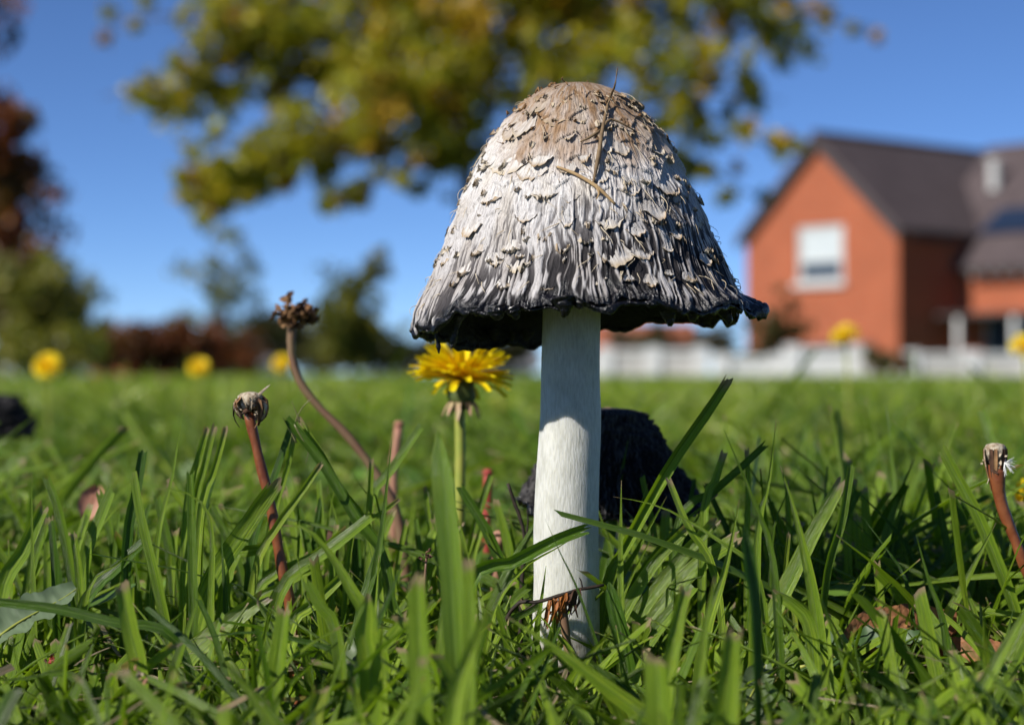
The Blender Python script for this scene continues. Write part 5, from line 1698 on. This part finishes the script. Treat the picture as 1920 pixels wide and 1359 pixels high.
for k in range(46):
    d = Vector((rng.uniform(-0.1, 1.0), rng.normal() * 0.5, rng.uniform(-1.0, 0.35))).normalized()
    m.tube([pc, pc + d * 14 * PXM, pc + d * rng.uniform(18, 26) * PXM + Vector((0, 0, -2 * PXM))], np.array([0.5, 0.45, 0.25]) * PXM, 3, cap=False)
pf = m.build('pappus', M['pappus'], e, False, origin=e.location); pf['kind'] = 'stuff'


# blurred clipped stalks further back
def clipped(pts, D_mm, w, mat, label):
    y = D_mm / 1000.0; u = (S0 + y) / F
    wp = [P(a, b, y) for a, b in pts]
    root = Vector((wp[-1].x, y, -0.002))
    e = empty('clipped_stalk', (root.x, y, 0)); tag(e, label, 'stalk')
    m = MB(); m.tube(catmull(wp + [root], 14), np.linspace(1.0, 0.85, 14) * w * 0.5 * u, 10, wob=0.04)
    m.build('stalk', M[mat], e, True, origin=e.location)
    m = MB(); m.tube([wp[0] + Vector((0, 0, q * u)) for q in (-6, 2, 6)], np.array([0.5, 0.62, 0.3]) * w * u, 10, wob=0.1)
    m.build('stalk_end', M[mat], e, True, origin=e.location)


clipped([(748, 795), (743, 840), (738, 880)], 170, 17, 'pinkstalk', 'pinkish clipped flower stalk between the curved stalk and the dandelion')
clipped([(915, 885), (914, 935), (912, 980)], 150, 17, 'crimson', 'crimson clipped stalk in the lawn between dandelion and mushroom stem')
clipped([(936, 1000), (934, 1030), (930, 1080)], 60, 20, 'pinkstalk', 'short rosy clipped stalk low in the grass beside the mushroom stem')
clipped([(624, 992), (624, 1010), (622, 1050)], 60, 26, 'drydark', 'short dark maroon clipped stalk low among the leaning blades')


# small dried flower heads
def dried_head(px, py, D_mm, R, mats, label, stem):
    y = D_mm / 1000.0; u = (S0 + y) / F
    hc = P(px, py, y); pts = [P(a, b, y) for a, b in stem]
    root = Vector((pts[-1].x, y, -0.002))
    e = empty('dried_flower', (root.x, y, 0)); tag(e, label, 'dried flower')
    m = MB(); m.tube(catmull([hc] + pts + [root], 12), np.linspace(0.12, 0.2, 12) * R * u, 8)
    m.build('stem', M['duskstalk'], e, True, origin=e.location)
    crumple_head(e, hc, R * u, 16, mats[0], mats[1], e.location, 1.0)


dried_head(800, 1042, -6, 17, ('drydark', 'pinkstalk'), 'small dark dried flower head in front of the dandelion stalk', [(797, 1080), (795, 1120)])
dried_head(255, 1275, -75, 32, ('pinkstalk', 'drypale'), 'pinkish withered clover head blurred low in the foreground', [(300, 1280), (350, 1310), (395, 1345)])
dried_head(100, 1236, -40, 20, ('drydark', 'crimson'), 'tiny dark red dried flower low beside the serrated leaf', [(100, 1270), (98, 1330)])

# rusty dried flower with black twig at the mushroom's foot
yb = -0.019
b = P(1050, 1130, yb)
e = empty('rust_flower', (b.x, b.y, 0)); tag(e, 'rust orange dried flower hanging against the foot of the white stem', 'dried flower')
for k in range(22):
    x0 = 1028 + 58 * k / 21
    y0 = 1126 - 24 * k / 21
    L = rng.uniform(28, 56)
    path = [P(x0, y0, yb + rng.normal() * 0.0015), P(x0 - 3 + rng.normal() * 4, y0 + L * 0.5, yb - 0.0015), P(x0 - 8 + rng.normal() * 8, y0 + L, yb - 0.0005)]
    v, f, t = strip(path, PXM * rng.uniform(4, 9) * np.array([0.7, 1, 0.9, 0.7, 0.3]), (1, rng.normal() * 0.5, 0), 3, 0.3)
    link('dry_petal', npmesh('dry_petal', v, f, True, None, e.location), M['rust' if k < 15 else 'drydark'], e)
m = MB(); m.tube(catmull([P(1052, 1125, yb), P(1060, 1180, yb), P(1066, 1240, yb), Vector((P(1070, HZ, yb).x, yb, -0.003))], 12), np.linspace(9, 4, 12) * PXM, 8)
m.build('stem', M['duskstalk'], e, True, origin=e.location)


def twig(pts, w, label, extra=()):
    wp = [P(a, b_, c / 1000.0) for a, b_, c in pts]
    e = empty('black_twig', wp[-1]); tag(e, label, 'twig')
    m = MB(); m.tube(catmull(wp, 24), np.linspace(0.8, 1.1, 24) * w * 0.5 * PXM, 7, wob=0.25)
    m.build('twig_stem', M['blacktwig'], e, True, origin=e.location)
    for pp in extra:
        q = [P(a, b_, c / 1000.0) for a, b_, c in pp]
        m = MB(); m.tube(catmull(q, 8), np.linspace(0.6, 0.25, 8) * w * 0.5 * PXM, 5, wob=0.2)
        m.build('side_twig', M['blacktwig'], e, True, origin=e.location)


twig([(1132, 1096, -17), (1095, 1103, -18), (1060, 1112, -19), (1010, 1128, -19), (960, 1142, -18), (900, 1290, -14)], 7, 'thin black twig lying level across the foot of the white stem', [[(1092, 1104, -18), (1090, 1090, -18), (1086, 1082, -18)], [(1010, 1128, -19), (990, 1140, -19), (975, 1148, -19)]])
twig([(952, 906, 14), (962, 935, 14), (976, 972, 14), (984, 1020, 14), (978, 1100, 14), (975, 1240, 14)], 9, 'upright black dead stem beside the edge of the dark second cap', [[(984, 1020, 14), (990, 980, 14), (988, 955, 14)]])


# ------------------------------------------------------------------ leaves lying in the grass
def flat_leaf(name, c, L, W_, az, tilt, lobes, label, cat, mat, colr=None, curl=0.15, depth_lobe=0.35):
    """leaf blade with a lobed outline and raised midrib, lying near the ground."""
    n = 40
    t = np.linspace(0, 1, n)
    w = W_ * np.sin(np.pi * np.clip(t * 0.94 + 0.03, 0, 1)) ** 0.7
    w *= 1 - depth_lobe * (0.5 + 0.5 * np.cos(t * lobes * 2 * np.pi)) * np.sin(np.pi * t)
    us = np.linspace(-1, 1, 7)
    x = (t - 0.5)[:, None] * L + 0 * us[None]
    yv = us[None] * 0.5 * w[:, None]
    z = curl * W_ * (us[None] ** 2) + 0.08 * L * np.sin(t * 5)[:, None] * 0.5 + rng.normal(size=(n, 7)) * W_ * 0.012
    V = np.stack([x, yv, z], -1).reshape(-1, 3)
    R3 = np.array((Matrix.Rotation(az, 3, 'Z') @ Matrix.Rotation(tilt, 3, 'Y') @ Matrix.Rotation(0.5, 3, 'X')))
    V = V @ R3.T
    e = empty(name, c); tag(e, label, cat)
    at = None
    if colr is not None:
        at = {'col': np.tile(np.r_[colr, 1], (len(V), 1)) * np.r_[1, 1, 1, 1] * np.c_[np.repeat(rng.uniform(0.85, 1.15, (len(V), 1)), 3, 1), np.ones(len(V))]}
    link('leaf_blade', npmesh('leaf_blade', V, grid_faces(n, 7), True, at), M[mat], e)
    m = MB()
    rib = np.stack([(t - 0.5) * L, 0 * t, 0.08 * L * np.sin(t * 5) * 0.5 + W_ * 0.01], -1) @ R3.T
    m.tube(rib, np.linspace(0.035, 0.008, n) * W_, 6)
    m.build('midrib', M['greenstalk'] if colr is not None else M['dryhead'], e, True)
    return e


GL = (0.095, 0.135, 0.06)
flat_leaf('dead_leaf', P(1690, 1205, -0.008), 0.027, 0.015, 0.25, -0.2, 2, 'curled orange brown dead leaf lying in the shaded grass', 'dead leaf', 'deadleaf', None, 0.3, 0.12)
flat_leaf('dead_leaf', P(1800, 1245, -0.012), 0.022, 0.010, -0.5, -0.2, 2, 'narrow rust red dead leaf edge beside the curled brown leaf', 'dead leaf', 'deadleaf', None, 0.35, 0.1)
flat_leaf('dead_leaf', P(172, 945, 0.11), 0.011, 0.0075, 1.2, -1.0, 2, 'pinkish tan dead leaf standing blurred behind the clipped tufts', 'dead leaf', 'pinkstalk', None, 0.2, 0.1)
flat_leaf('serrated_leaf', P(55, 1160, -0.012), 0.024, 0.011, 0.6, -0.55, 4, 'grey green serrated dandelion leaf beside the upright clipped tuft', 'leaf', 'broadleaf', (0.13, 0.18, 0.10))
flat_leaf('serrated_leaf', P(625, 1280, -0.03), 0.022, 0.009, 1.2, -0.9, 4, 'serrated dandelion leaf in the shade below the dandelion flower', 'leaf', 'broadleaf', GL)
flat_leaf('serrated_leaf', P(1600, 1230, -0.012), 0.030, 0.014, -0.3, -0.3, 4, 'dark green lobed dandelion leaf in front of the dead brown leaf', 'leaf', 'broadleaf', (0.05, 0.10, 0.03))
flat_leaf('serrated_leaf', P(1400, 1320, -0.05), 0.020, 0.009, 0.9, -0.8, 4, 'blurred lobed leaf before the sheaf of broad blades', 'leaf', 'broadleaf', GL)
